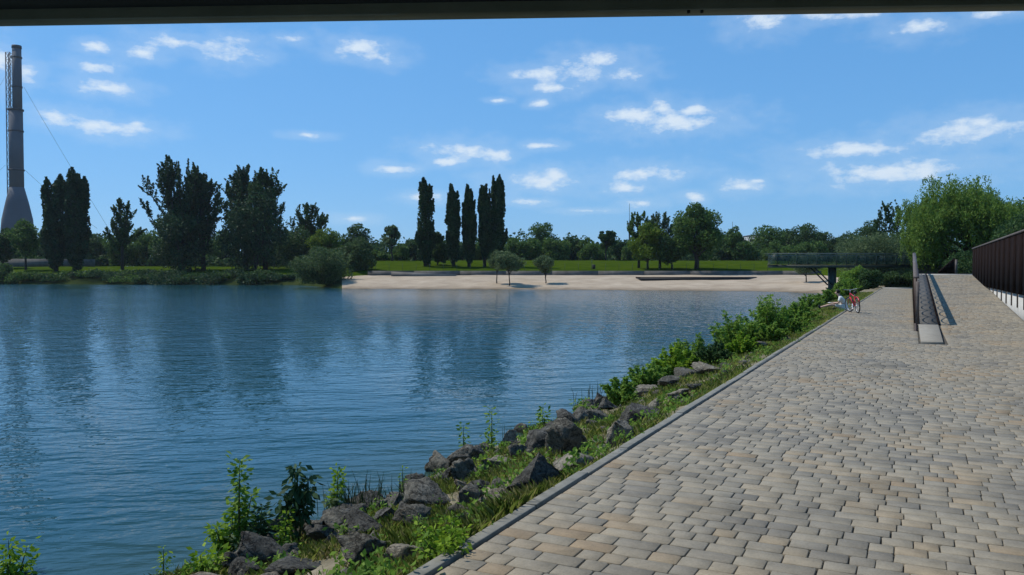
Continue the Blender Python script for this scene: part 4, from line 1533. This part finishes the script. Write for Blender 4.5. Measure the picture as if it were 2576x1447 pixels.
# guy wires
for k, ((xa, ya), (xb, yb), lab) in enumerate([((60, 219), (330, 665), 'upper guy wire slanting from chimney down behind the trees'), ((63, 428), (245, 575), 'lower guy wire slanting from chimney behind the poplar pair'),
                                         ((16, 188), (-260, 640), 'upper guy wire of the lattice tower leading away from the lake'), ((14, 415), (-160, 560), 'lower guy wire of the lattice tower leading away from the lake')]):
    A, B = at_z(xa, ya, ZCH - 2), at_z(xb, yb, ZCH + 20)
    s_ = np.linspace(0, 1, 9)[:, None]
    Pp = A * (1 - s_) + B * s_ - UPV * 4 * s_ * (1 - s_) * 1.5
    mb = MB()
    mb.tube(Pp, .07, 4)
    tag(mb.build('guy_wire', M['chimney_steel']), lab, 'wire')

# far buildings and masts showing between the trees
def far_building(x0, x1, yt, yb, z, lab, nw, nf):
    A, B = at_z(x0, yb, z), at_z(x1, yb, z)
    wdt = float(np.linalg.norm((B - A)[:2]))
    g0 = float(far_elev((x0 + x1) / 2, z))
    H = float(at_z(x0, yt, z)[2]) - g0
    o = thing('apartment_block', lab, 'building', (A[0], A[1], g0), YAW)
    mb = MB()
    mb.box((0, 0, -1), (wdt, 12, H))
    mb.build('wall', M['white_paint'], o)
    mb = MB()
    mb.box((-.2, -.2, H), (wdt + .2, 12.2, H + .5))
    mb.build('roof', M['concrete_old'], o)
    for f in range(nf):
        for k in range(nw):
            mb = MB()
            xx = (k + .5) * wdt / nw
            zz = H - 2.4 - f * 3.0
            mb.box((xx - .8, -.05, zz - .7), (xx + .8, .05, zz + .8))
            mb.build('window', M['black'], o)


far_building(1886, 1912, 594, 660, 420, 'pale flat roofed building just showing over the thicket', 4, 4)
far_building(2055, 2078, 592, 660, 460, 'pale distant building showing low between two dark trees', 3, 4)
for x, yt, lab in ((1583, 512, 'thin distant radio mast above the two tufted tree'), (1842, 558, 'short distant mast above the thicket')):
    z = 600
    b_ = far_pt(x, z)
    o = thing('radio_mast', lab, 'mast', tuple(b_))
    h_ = px_h(x, yt, z, b_)
    mb = MB()
    mb.tube([(0, 0, 0), (0, 0, h_ * .6), (0, 0, h_ * .62), (0, 0, h_)], [.8, .6, .22, .15], 5)
    mb.build('pole', M['chimney_steel'], o)
    mb = MB()
    mb.tube([(0, 0, h_ * .6), (0, 0, h_ * .7)], .7, 6)
    mb.build('antenna', M['chimney_steel'], o)

# ------------------------------------------------------------------ boulders of the bank
bm = bmesh.new()
bmesh.ops.create_icosphere(bm, subdivisions=4, radius=1)
IV = np.array([v.co[:] for v in bm.verts])
IF = np.array([[v.index for v in f.verts] for f in bm.faces])
bm.free()


def rock_mesh(seed, dims, rough=.10, cuts=10):
    r = rng_of(seed)
    V = IV.copy()
    for k in range(cuts):
        nrm = sph(1, r)[0]
        d = r.uniform(.30, .68)
        sd = V @ nrm
        V = V - np.outer(np.maximum(sd - d, 0) * .98, nrm)
    # layered cracks and pits
    ax = sph(1, r)[0]
    lay = V @ ax
    for f, a in ((2.6, rough * 1.6), (6, rough * 1.0), (13, rough * .6)):
        q = fbm(V[:, 0] * f + 3.1 * V[:, 2] * f * .6, V[:, 1] * f - V[:, 2] * f * .8, seed, 3)
        V = V * (1 + a * (q - .5 * np.abs(q)))[:, None]
    st_ = lay * 7 + 1.3 * fbm(V[:, 0] * 2, V[:, 1] * 2, seed + 7, 2)
    V = V * (1 - .06 * (np.abs((st_ % 1) - .5) < .13))[:, None]
    V = V / np.abs(V).max(0)
    return V * np.array(dims)


def boulder(x, y, w, h, label, mat='rock', seed=0, rz=None, tilt=0.0, depth=.8, group=None, sink=.25):
    q, z = on_bank(x, y + h * .35)
    s = z / FPX
    hw, hh = w * s / 2 * 1.12, h * s / 2 * 1.4
    r = rng_of(seed + 900)
    me = make_mesh('boulder', rock_mesh(seed + 500, (hw, hw * depth, hh)), [IF], False)
    qx_ = min(q[0], KX - KW - .03 - max(hw, hw * depth) * .92)
    qz_ = float(bank_h(qx_, q[1])) if qx_ < q[0] else q[2]
    o = link('boulder', me, M[mat], None, (qx_, q[1], max(qz_, WATER - .1) + hh * (1 - 2 * sink)))
    o.rotation_euler = (r.normal(0, .12), tilt, YAW + (r.normal(0, .3) if rz is None else rz))
    return tag(o, label, 'rock', group)


ROCKLAB = {'rock': 'grey brown stone half sunk in the grassy bank', 'rock_dark': 'dark grey stone half sunk in the grassy bank', 'rock_tan': 'pale tan stone half sunk in the grassy bank'}
ROCKS = [
 (650, 1402, 165, 95, 'big rough grey boulder beside the tall leafy sapling', 'rock_dark'),
 (738, 1432, 140, 48, 'flat dark stone leaning against the big rough boulder', 'rock_dark'),
 (905, 1325, 150, 95, 'cracked dark boulder below the pale leaved plant', 'rock_dark'),
 (925, 1278, 95, 55, 'round topped grey stone at the water behind the cracked boulder', 'rock_dark'),
 (905, 1395, 150, 75, 'flat slab like stone in the grass under the cracked boulder', 'rock'),
 (1085, 1258, 165, 72, 'long wedge shaped boulder with a dark shaded side', 'rock'),
 (1128, 1202, 42, 34, 'small dark round stone at the waterline', 'rock_dark'),
 (1172, 1200, 66, 66, 'pale upright rounded stone at the waterline', 'rock'),
 (1180, 1262, 76, 76, 'upright block next to the long wedge shaped boulder', 'rock'),
 (1045, 1312, 110, 62, 'mossy grey stone beside the bright green low bush', 'rock'),
 (1250, 1255, 72, 72, 'tan block stone leaning by the large upright slab', 'rock_tan'),
 (1342, 1205, 150, 96, 'large upright slab rock with dark face towards the paving', 'rock_dark'),
 (1262, 1165, 110, 48, 'reddish tan stone at the water under the drooping plant', 'rock_tan'),
 (1440, 1108, 125, 84, 'knobbly brown boulder in the middle of the bank', 'rock'),
 (1350, 1115, 105, 52, 'low jagged stone at the waterline by the knobbly boulder', 'rock_dark'),
 (1430, 1060, 84, 40, 'dark stone with one white face at the waterline', 'rock_dark'),
 (1470, 1165, 130, 40, 'flat mossy slab lying along the paving edge', 'rock_tan'),
 (1558, 1096, 70, 58, 'pale smooth boulder beside the paving', 'rock_tan'),
 (1605, 1048, 105, 60, 'very dark rounded boulder in the shade near the paving', 'rock_dark'),
 (1230, 1312, 110, 36, 'flat stone half buried next to the paving edge', 'rock_tan'),
 (1030, 1400, 120, 50, 'earthy tan stone under the bright green low bush', 'rock_tan'),
 (1620, 985, 80, 30, None, 'rock_tan'), (1680, 965, 70, 28, None, 'rock'), (1730, 945, 80, 30, None, 'rock'), (1790, 930, 90, 28, None, 'rock_tan'),
 (1715, 990, 60, 30, None, 'rock_tan'), (1880, 885, 60, 20, None, 'rock'), (1910, 868, 50, 18, None, 'rock_tan'), (1530, 1020, 60, 30, None, 'rock_dark'), (1500, 1050, 60, 30, None, 'rock'),
 (1650, 1020, 60, 26, None, 'rock_tan'), (1960, 850, 40, 14, None, 'rock'), (1750, 975, 50, 20, None, 'rock'), (1390, 1080, 60, 34, None, 'rock_dark'), (1300, 1140, 60, 34, None, 'rock'), (820, 1345, 110, 50, None, 'rock_dark'), (1000, 1265, 70, 36, None, 'rock'), (970, 1300, 70, 40, None, 'rock_dark'),
]
for k, (x, y, w, h, lab, mt) in enumerate(ROCKS):
    boulder(x, y, w, h, lab or ROCKLAB[mt], mt, k * 3 + 1, group=None if lab else 'stones of the bank')
r_ = rng_of(313)
cnt = 0
while cnt < 110:
    yy_ = 3.5 + 22 * r_.uniform(0, 1) ** 1.5
    tt_ = r_.uniform(.35, 3.5) if cnt % 2 else r_.uniform(2.2, 3.7)
    xx_ = KX - KW - tt_
    big_ = r_.uniform(.07, .20) if cnt % 2 else r_.uniform(.12, .30)
    if fbm(np.array([xx_ * .9]), np.array([yy_ * .9]), 91, 2)[0] < -.16:
        continue
    h_ = big_ * r_.uniform(.55, .95)
    xx_ = min(xx_, KX - KW - .03 - big_)
    me = make_mesh('boulder', rock_mesh(2000 + cnt * 7, (big_, big_ * r_.uniform(.6, .95), h_)), [IF], False)
    mt = ['rock', 'rock_dark', 'rock_tan', 'rock', 'rock_dark'][int(r_.integers(5))]
    o = link('boulder', me, M[mt], None, (xx_, yy_, float(bank_h(xx_, yy_)) + h_ * .25))
    o.rotation_euler = (r_.normal(0, .3), r_.normal(0, .3), r_.uniform(0, 6))
    tag(o, ROCKLAB[mt], 'rock', 'stones of the bank')
    cnt += 1
# rubble too small to pick apart
r_ = rng_of(31)
n = 900
bx = r_.uniform(-6.0, -2.7, n)
by = 2 + 40 * r_.uniform(0, 1, n) ** 1.3
bm = bmesh.new()
bmesh.ops.create_icosphere(bm, subdivisions=1, radius=1)
I1 = np.array([v.co[:] for v in bm.verts])
F1 = np.array([[v.index for v in f.verts] for f in bm.faces])
bm.free()
sz = r_.uniform(.02, .085, n)
VV = I1[None] * (1 + r_.normal(0, .18, (n, len(I1), 1))) * (sz[:, None] * r_.uniform(.6, 1.4, (n, 3)))[:, None, :]
VV += np.stack([bx, by, bank_h(bx, by)], 1)[:, None, :]
tag(link('rubble', make_mesh('rubble', VV.reshape(-1, 3), [(F1[None] + (np.arange(n) * len(I1))[:, None, None]).reshape(-1, 3)]), M['rock']), 'loose small stones scattered over the bank', 'rubble', kind='stuff')

# ------------------------------------------------------------------ grass of the bank
r_ = rng_of(41)
n = 480000
gx = r_.uniform(-5.75, KX - KW - .01, n)
gy = 3 + 60 * r_.uniform(0, 1, n) ** 1.7
gh = bank_h(gx, gy)
dn = 1.3 * fbm(gx * 1.1, gy * 1.1, 51, 3) - .02 + .5 * sstep(9, 22, gy)
keep = (gh > WATER + .03) & (r_.uniform(-.25, .75, n) < dn)
gx, gy, gh = gx[keep], gy[keep], gh[keep]
n = len(gx)
ln = r_.uniform(.02, .12, n) * (1 + .7 * np.clip(fbm(gx * .8, gy * .8, 61, 2), -.5, 1)) * (1 + .35 * sstep(18, 35, gy))
th = r_.uniform(0, 2 * math.pi, n)
lean_ = r_.uniform(.1, .8, n)
wd = r_.uniform(.0007, .0018, n) * (1 + gy / 6)
dx_, dy_ = np.cos(th), np.sin(th)
B0 = np.stack([gx, gy, gh - .01], 1)
S_ = np.stack([-dy_, dx_, np.zeros(n)], 1) * wd[:, None]
mid = B0 + np.stack([dx_ * lean_ * ln * .35, dy_ * lean_ * ln * .35, ln * .65], 1)
tip = B0 + np.stack([dx_ * lean_ * ln, dy_ * lean_ * ln, ln], 1)
VV = np.stack([B0 - S_, B0 + S_, mid + S_ * .7, tip, mid - S_ * .7], 1).reshape(-1, 3)
FF = np.arange(n * 5).reshape(-1, 5)
tag(link('bank_grass', make_mesh('bank_grass', VV, [FF]), M['blade']), 'short dry and green grass growing over the bank', 'grass', kind='stuff')


# leafy ground weeds between the stones
r_ = rng_of(43)
Pg, Ag = [], []
for k in range(420):
    wy = 3.2 + 45 * r_.uniform(0, 1) ** 1.8
    wx = KX - KW - .06 - 3.0 * r_.uniform(0, 1) ** 1.3
    wh = float(bank_h(wx, wy))
    if wh < WATER + .05:
        continue
    nn = int(r_.integers(18, 60))
    rr = r_.uniform(.05, .20)
    hh = r_.uniform(.05, .20)
    q = r_.normal(0, 1, (nn, 3)) * np.array([rr, rr, 0]) * .6
    q[:, 2] = r_.uniform(.01, 1, nn) * hh
    Pg.append(q + np.array([wx, wy, wh]))
Pg = np.concatenate(Pg)
V, F = leaf_quads(Pg, .026, r_, 2.0, up=.6)
tag(link('ground_weeds', make_mesh('ground_weeds', V, [F]), M['leaf_bank']), 'small leafy weeds growing between the stones of the bank', 'weeds', kind='stuff')

# ------------------------------------------------------------------ plants of the bank
def sapling(x, ybase, ytop, label, leaf='leaf_bank', seed=1, lsize=.07, nst=1, spread=.06, dens=60, in_water=False, droop=-.2, width=1.0, group=None, cat='plant', bare=.12):
    if in_water:
        q = on_elev(x, ybase, WATER)
        z = float((q - np.array([0, 0, EYE])) @ FH)
        q[2] = WATER - .15
    else:
        q, z = on_bank(x, ybase)
        q = q - UPV * .03
    H = max(.15, px_h(x, ytop, z, q))
    r = rng_of(seed + 3000)
    o = thing('sapling' if cat == 'plant' else 'shrub', label, cat, tuple(q), 0, group)
    st = MB()
    Ps, Ax = [], []
    for k in range(nst):
        th = r.uniform(0, 2 * math.pi)
        hk = H * (1 if k == 0 else r.uniform(.5, .9))
        tx = np.array([math.cos(th), math.sin(th), 0]) * spread * (0.4 if k == 0 else 1) * r.uniform(.5, 1.3)
        c0 = np.array([math.cos(th), math.sin(th), 0]) * spread * .15
        cv = [c0, c0 + tx * .45 + UPV * hk * .5, c0 + tx + UPV * hk]
        st.tube(cv, [.008 * (1 + H), .006 * (1 + H), .002], 5, False)
        nn = int(dens * 2.1 * (hk / H))
        u_ = bare + (1 - bare) * (np.arange(nn) + r.uniform(0, 1, nn)) / nn
        ctr = ((1 - u_) ** 2)[:, None] * cv[0] + (2 * u_ * (1 - u_))[:, None] * cv[1] + (u_ ** 2)[:, None] * cv[2]
        a = np.arange(nn) * 2.4 + r.uniform(0, .6, nn)
        prof = (.45 + .45 * u_ + .35 * np.sin(u_ * 17 + k) ** 2) * width
        out_ = np.c_[np.cos(a), np.sin(a), np.full(nn, droop) + r.normal(0, .25, nn) + .7 * np.clip(u_ - .85, 0, 1) * 6]
        out_ /= np.linalg.norm(out_, axis=1)[:, None]
        rr = lsize * prof * r.uniform(.35, 1.3, nn)
        Ps.append(ctr + out_ * rr[:, None])
        Ax.append(out_)
    P = np.concatenate(Ps)
    A = np.concatenate(Ax)
    V, F = leaf_quads(P, lsize * .40, r, 2.1, axis=A * 2.2, jit=.6, fold=.1)
    st.build('stem', M['stem'], o)
    link('leaves', make_mesh('leaves', V, [F]), M[leaf], o)
    return o


sapling(600, 1395, 1152, 'tallest leafy sapling rising from the bank behind the big boulder', 'leaf_bank', 1, .085, 2, .10, 130)
sapling(572, 1398, 1272, 'yellow green bushy plant at the foot of the tallest sapling', 'leaf_bright', 2, .08, 5, .12, 60)
sapling(640, 1390, 1272, 'dark blue green spray beside the tallest sapling', 'leaf_blue', 3, .08, 4, .13, 60)
sapling(620, 1400, 1330, 'pale leafed weed under the tallest sapling', 'leaf_pale', 31, .06, 4, .14, 40)
sapling(745, 1365, 1160, 'dark drooping sapling standing over the water', 'leaf_blue', 4, .11, 3, .14, 75, droop=-.9, bare=.4)
sapling(712, 1385, 1288, 'small yellow topped plant beside the drooping sapling', 'leaf_bright', 5, .065, 2, .05, 45)
sapling(845, 1318, 1182, 'upright plant with yellow top and whitish lower leaves', 'leaf_bright', 6, .07, 2, .06, 60, bare=.5)
sapling(840, 1320, 1232, 'whitish leaved spray below the yellow topped plant', 'leaf_pale', 61, .07, 3, .08, 40)
sapling(1015, 1262, 1178, 'little leafy sapling by the thin reeds', 'leaf_bank', 7, .05, 1, .03, 36)
sapling(1166, 1162, 1068, 'left sapling of three standing in the shallow water', 'leaf_bank', 8, .075, 1, .04, 50, True)
sapling(1237, 1145, 1030, 'tallest sapling of three standing in the shallow water', 'leaf_bank', 9, .085, 2, .05, 55, True)
sapling(1362, 1096, 1028, 'right sapling of three standing by the jagged waterline stone', 'leaf_bank', 10, .10, 2, .06, 55, True)
sapling(1220, 1192, 1148, 'bright plant with drooping fingers above the pale upright stone', 'leaf_bright', 11, .08, 3, .10, 26, droop=-.6)
sapling(1118, 1400, 1318, 'bright green low bush spreading beside the paving edge', 'leaf_bright', 12, .05, 16, .17, 40, cat='bush')
sapling(1085, 1350, 1300, 'leafy green weed above the bright green low bush', 'leaf_bank', 13, .05, 8, .13, 30)
sapling(35, 1446, 1358, 'leafy yellow green plant at the water below the lake view', 'leaf_bright', 14, .09, 5, .12, 50, True)
sapling(410, 1446, 1382, 'single short sapling standing alone in the near water', 'leaf_bright', 15, .065, 1, .02, 36, True)
sapling(515, 1447, 1388, 'yellow green tuft of leaves left of the big boulder', 'leaf_bright', 16, .08, 7, .13, 40)
sapling(1470, 1048, 1002, 'low broad leaved plant above the white faced stone', 'leaf_bank', 17, .09, 5, .14, 30)
# thin reeds
r_ = rng_of(99)
for k, (x, yb, yt, nn, sp, lab) in enumerate([(900, 1300, 1200, 60, .16, 'thin reed tuft beside the yellow topped plant'), (965, 1290, 1180, 26, .2, 'sparse tall reeds standing in the shallow water'), (1060, 1245, 1195, 60, .14, 'green grass tuft at the waterline by the wedge boulder'),
                                          (1500, 1010, 960, 18, .25, 'few dark reeds in the water beside the first bank shrub'), (870, 1310, 1230, 40, .15, 'low reed tuft in front of the round topped stone'), (1300, 1110, 1060, 12, .3, 'few thin reeds between the saplings in the water')]):
    q = on_elev(x, yb, WATER)
    z = float((q - np.array([0, 0, EYE])) @ FH)
    H = px_h(x, yt, z, q)
    mb = MB()
    for s_ in range(nn):
        bx_, by_ = r_.normal(0, sp, 2)
        ln_ = r_.normal(0, .12, 2) * H
        hk = H * r_.uniform(.5, 1.0)
        mb.tube([(bx_, by_, -.2), (bx_ + ln_[0] * .4, by_ + ln_[1] * .4, hk * .6), (bx_ + ln_[0], by_ + ln_[1], hk)], [.006, .005, .0015], 4, False)
    o = mb.build('reed_tuft', M['reed'], None, False, tuple(q))
    tag(o, lab, 'reeds')

# shrubs growing along the bank
SHR = [(1560, 1020, 948, 90, 'leaf_bank', 'first leafy bank shrub after the dark reeds'), (1625, 985, 905, 90, 'leaf_bank', None), (1690, 955, 868, 100, 'leaf_bright', 'light yellow green bank shrub with upright shoots'), (1665, 975, 915, 70, 'leaf_bank', None),
       (1745, 930, 845, 110, 'leaf_bank', None), (1800, 915, 862, 90, 'leaf_dark', 'dark glossy low bank shrub'), (1845, 890, 778, 100, 'leaf_bank', 'tall leafy bank shrub with a pointed crown'), (1890, 870, 800, 100, 'leaf_bank', None),
       (1932, 850, 735, 90, 'leaf_bank', 'tallest bank shrub, reaching up to the sand in view'), (1975, 830, 772, 90, 'leaf_bank', None), (2015, 812, 760, 80, 'leaf_bank', None), (1870, 895, 840, 70, 'leaf_bright', None),
       (2035, 782, 742, 70, 'leaf_bank', None), (2075, 762, 728, 60, 'leaf_bank', None), (2105, 752, 716, 60, 'leaf_bank', None), (2135, 748, 706, 50, 'leaf_bank', None), (2010, 800, 768, 50, 'leaf_pale', 'pale leaved weed patch beside the resting person'), (1990, 845, 800, 70, 'leaf_bank', None), (1940, 860, 810, 70, 'leaf_bank', None)]
for k, (x, yb, yt, w, lf, lab) in enumerate(SHR):
    q, z = on_bank(x, yb)
    q = q - UPV * .05
    H = px_h(x, yt, z, q) * 1.1
    Wd = w * z / FPX * 1.3
    r = rng_of(7000 + k)
    o = thing('bank_shrub', lab or 'mid green leafy shrub in the row on the bank', 'bush', tuple(q), 0, None if lab else 'row of shrubs along the bank')
    st = MB()
    Ps, Ax = [], []
    ls = .024 + .0008 * z
    for c in range(int(26 + 6 * Wd)):
        th, rr = r.uniform(0, 2 * math.pi), Wd * .5 * r.uniform(0, 1) ** .6
        hk = H * (1 - .45 * (rr / (Wd * .5)) ** 1.5) * r.uniform(.55, 1.02)
        e_ = np.array([math.cos(th) * rr, math.sin(th) * rr, hk])
        m_ = np.array([math.cos(th) * rr * .55, math.sin(th) * rr * .55, hk * .55])
        st.tube([(0, 0, 0), m_, e_], [.010, .007, .003], 4, False)
        nn = 120
        u_ = r.uniform(.22, 1.02, nn)
        ctr = (2 * u_ * (1 - u_))[:, None] * m_ + (u_ ** 2)[:, None] * e_
        a = r.uniform(0, 2 * math.pi, nn)
        out_ = np.c_[np.cos(a), np.sin(a), r.normal(.1, .4, nn)]
        out_ /= np.linalg.norm(out_, axis=1)[:, None]
        Ps.append(ctr + out_ * (H * .10 * r.uniform(.2, 1.2, nn) * (1.15 - .6 * u_))[:, None])
        Ax.append(out_)
    V, F = leaf_quads(np.concatenate(Ps), ls, r, 2.0, axis=np.concatenate(Ax) * 1.4, jit=.6)
    st.build('stems', M['stem'], o)
    link('leaves', make_mesh('leaves', V, [F]), M[lf], o)

# ------------------------------------------------------------------ bicycle
rc = on_elev(2158.5, 788.3, 0)
bike = thing('bicycle', 'red bicycle on its stand beside the person at the paving edge', 'bicycle', tuple(rc), YAW - math.radians(7) + math.pi / 2)
RW = .30
WB = 1.0
TILT = Matrix.Rotation(math.radians(-5), 4, 'X')


def bt(P):
    return [tuple(TILT @ Vector(p_)) for p_ in P]


def wheel(x, steer=0.0):
    Rz = Matrix.Rotation(steer, 3, 'Z')
    def ring(r_w, k=24):
        a = np.linspace(0, 2 * math.pi, k + 1)
        return [tuple(Vector((x, 0, RW)) + Rz @ Vector((r_w * math.cos(q), 0, r_w * math.sin(q)))) for q in a]
    mb = MB()
    mb.tube(bt(ring(RW - .022)), .022, 7, False)
    t_ = mb.build('wheel', M['black'], bike, True)
    mb = MB()
    mb.tube(bt(ring(RW - .05)), .010, 5, False)
    mb.build('rim', M['alu'], t_, True)
    mb = MB()
    for q in np.linspace(0, 2 * math.pi, 15)[:-1]:
        mb.tube(bt([(x, 0, RW), tuple(Vector((x, 0, RW)) + Rz @ Vector(((RW - .05) * math.cos(q), 0, (RW - .05) * math.sin(q))))]), .0022, 3, False)
    mb.tube(bt([(x, -.05, RW), (x, .05, RW)]), .018, 6)
    mb.build('spokes', M['alu'], t_)
    return t_


wheel(0.0)
wheel(WB, math.radians(17))
bb = (.40, 0, .27)
seat_t = (.26, 0, .62)
head_t, head_b = (.80, 0, .74), (.84, 0, .60)
mb = MB()
mb.tube(bt([bb, seat_t]), .018, 7)
mb.tube(bt([bb, head_b]), .023, 7)
mb.tube(bt([seat_t, head_t]), .019, 7)
mb.tube(bt([head_t, head_b]), .022, 7)
for s in (-.05, .05):
    mb.tube(bt([(0, s, RW), (.26, s * .3, .62)]), .010, 5)
    mb.tube(bt([(0, s, RW), (.40, s * .6, .27)]), .011, 5)
mb.build('frame', M['red_paint'], bike, True)
mb = MB()
for s in (-.05, .05):
    mb.tube(bt([head_b, (.88, s, .5), (WB, s, RW)]), .012, 5)
mb.build('fork', M['red_paint'], bike, True)
a = np.linspace(.15, 2.7, 10)
mb = MB()
mb.tube(bt([((RW + .02) * math.cos(q), 0, RW + (RW + .02) * math.sin(q)) for q in a]), .024, 5)
mb.build('mudguard', M['red_paint'], bike, True)
mb = MB()
mb.tube(bt([seat_t, (.235, 0, .76)]), .013, 6)
mb.build('seat_post', M['alu'], bike, True)
mb = MB()
mb.tube(bt([(.10, 0, .79), (.18, 0, .80), (.30, 0, .785), (.38, 0, .775)]), [.05, .075, .035, .015], 8)
mb.build('saddle', M['black'], bike, True)
mb = MB()
mb.tube(bt([head_t, (.78, 0, .86)]), .014, 6)
mb.build('stem', M['alu'], bike, True)
mb = MB()
mb.tube(bt([(.66, -.30, .90), (.76, -.22, .90), (.80, 0, .87), (.76, .22, .90), (.66, .30, .90)]), .012, 6)
hb = mb.build('handlebar', M['alu'], bike, True)
for s in (-1, 1):
    mb = MB()
    mb.tube(bt([(.64, s * .315, .90), (.72, s * .255, .90)]), .018, 6)
    mb.build('grip', M['black'], hb, True)
mb = MB()
mb.tube(bt([(.40, .06, .27), (.40, .075, .27)]), .09, 14)
mb.tube(bt([(.40, .08, .27), (.30, .08, .13)]), .009, 5)
mb.tube(bt([(.40, -.08, .27), (.50, -.08, .41)]), .009, 5)
ck = mb.build('crank', M['alu'], bike)
for (x, s, z) in ((.30, .13, .13), (.50, -.13, .41)):
    mb = MB()
    mb.box((x - .045, s - .04, z - .012), (x + .045, s + .04, z + .012), TILT)
    mb.build('pedal', M['black'], ck)
mb = MB()
mb.tube(bt([(.32, .03, .25), (.27, .17, .02)]), .010, 5)
mb.build('kickstand', M['alu'], bike)

# ------------------------------------------------------------------ person resting at the paving edge
pp = on_elev(2131, 781, 0)
PX, PY = KX - .12, float(pp[1])
person = thing('person', 'person in white shirt sitting on the paving edge bent over a book, legs stretched', 'person', (PX, PY, 0.02), math.pi)


def skin_obj(name, verts, edges, radii, mat, parent, root=0, sub=2):
    me = bpy.data.meshes.new(name)
    me.from_pydata(verts, edges, [])
    o = link(name, me, mat, parent)
    sk = o.modifiers.new('skin', 'SKIN')
    sk.use_smooth_shade = True
    for k, v in enumerate(me.skin_vertices[0].data):
        rr = radii[k]
        v.radius = (rr, rr) if isinstance(rr, (int, float)) else rr
        v.use_root = (k == root)
    sb = o.modifiers.new('sub', 'SUBSURF')
    sb.levels = sb.render_levels = sub
    return o


def chain(lst):
    v, e, r = [], [], []
    for pts in lst:
        for k, (p_, rad, par) in enumerate(pts):
            v.append(p_)
            r.append(rad)
            if par is not None:
                e.append((par, len(v) - 1))
    return v, e, r


bv = [((0, 0, .13), .12), ((.05, 0, .30), .115), ((.13, 0, .47), .12), ((.20, 0, .57), .055), ((.24, 0, .62), .052), ((.285, 0, .685), .085), ((.30, 0, .755), .08)]
verts = [v for v, r in bv]
rad = [r for v, r in bv]
edges = [(k, k + 1) for k in range(len(bv) - 1)]
for s in (-1, 1):
    n0 = len(verts)
    verts += [(.03, s * .10, .13), (.47, s * .12, .22), (.88, s * .10, .10), (.92, s * .10, .07)]
    rad += [.085, .058, .038, .036]
    edges += [(0, n0), (n0, n0 + 1), (n0 + 1, n0 + 2), (n0 + 2, n0 + 3)]
    n1 = len(verts)
    verts += [(.15, s * .17, .48), (.22, s * .22, .27), (.38, s * .13, .285), (.44, s * .11, .285)]
    rad += [.055, .040, .030, .024]
    edges += [(2, n1), (n1, n1 + 1), (n1 + 1, n1 + 2), (n1 + 2, n1 + 3)]
    hn = len(verts)
    for f, (dx1, dy1, dl) in enumerate([(.05, .03, .055), (.06, .012, .065), (.06, -.006, .06), (.05, -.024, .048), (.01, -.045, .04)]):
        k = len(verts)
        verts += [(.44 + dx1 * .5, s * (.11 + dy1 * .8), .29), (.46 + dx1 * .5 + dl * .6, s * (.11 + dy1), .297)]
        rad += [.009, .008]
        edges += [(n1 + 3, k), (k, k + 1)]
body = skin_obj('body', verts, edges, rad, M['skin'], person)
# shirt
verts = [(-.01, 0, .10), (.0, 0, .16), (.05, 0, .31), (.13, 0, .47), (.175, 0, .54)]
rad = [.135, .145, .135, .14, .075]
edges = [(0, 1), (1, 2), (2, 3), (3, 4)]
for s in (-1, 1):
    k = len(verts)
    verts += [(.15, s * .17, .48), (.195, s * .205, .34)]
    rad += [.072, .062]
    edges += [(3, k), (k, k + 1)]
skin_obj('shirt', verts, edges, rad, M['shirt'], person, 1)
verts = [(0, 0, .12)]
rad = [.14]
edges = []
for s in (-1, 1):
    k = len(verts)
    verts += [(.06, s * .10, .135), (.38, s * .118, .205)]
    rad += [.10, .082]
    edges += [(0, k), (k, k + 1)]
skin_obj('shorts', verts, edges, rad, M['shorts'], person, 0)
for s in (-1, 1):
    skin_obj('shoe', [(.88, s * .10, .05), (.95, s * .10, .08), (.98, s * .105, .18)], [(0, 1), (1, 2)], [.045, .046, .035], M['black'], person)
mb = MB()
V = IV * np.array([.098, .088, .098])
keepf = [f for f in IF if not all(IV[q][0] > .25 and IV[q][2] < .45 for q in f)]
mb.add(V + np.array([.268, 0, .742]), [np.array(keepf)])
mb.build('hair', M['hair'], person, True)
mb = MB()
mb.tube([(.355, 0, .70), (.385, 0, .675)], [.012, .018], 6)
mb.build('nose', M['skin'], person, True)
bk = thing('book', 'open white book lying on the lap of the sitting person', 'book', (PX - .52, PY, .275), math.pi)
for s in (-1, 1):
    mb = MB()
    Mx = Matrix.Rotation(math.radians(10 * s), 4, 'X')
    mb.box((-.11, 0 if s > 0 else -.15, 0), (.11, .15 if s > 0 else 0, .012), Mx)
    mb.build('page', M['paper'], bk)

# ------------------------------------------------------------------ summer haze
mb = MB()
mb.box((-3600, -500, -3.4), (4600, 4200, 136))
hz = mb.build('haze', None)
m, t, b = mat_new('haze')
t.nodes.remove(b)
pv = t.nodes.new('ShaderNodeVolumePrincipled')
pv.inputs['Color'].default_value = (.80, .90, 1.0, 1)
pv.inputs['Density'].default_value = .00009
pv.inputs['Anisotropy'].default_value = .2
t.links.new(pv.outputs[0], t.nodes['Material Output'].inputs['Volume'])
hz.data.materials.append(m)
tag(hz, kind='stuff')
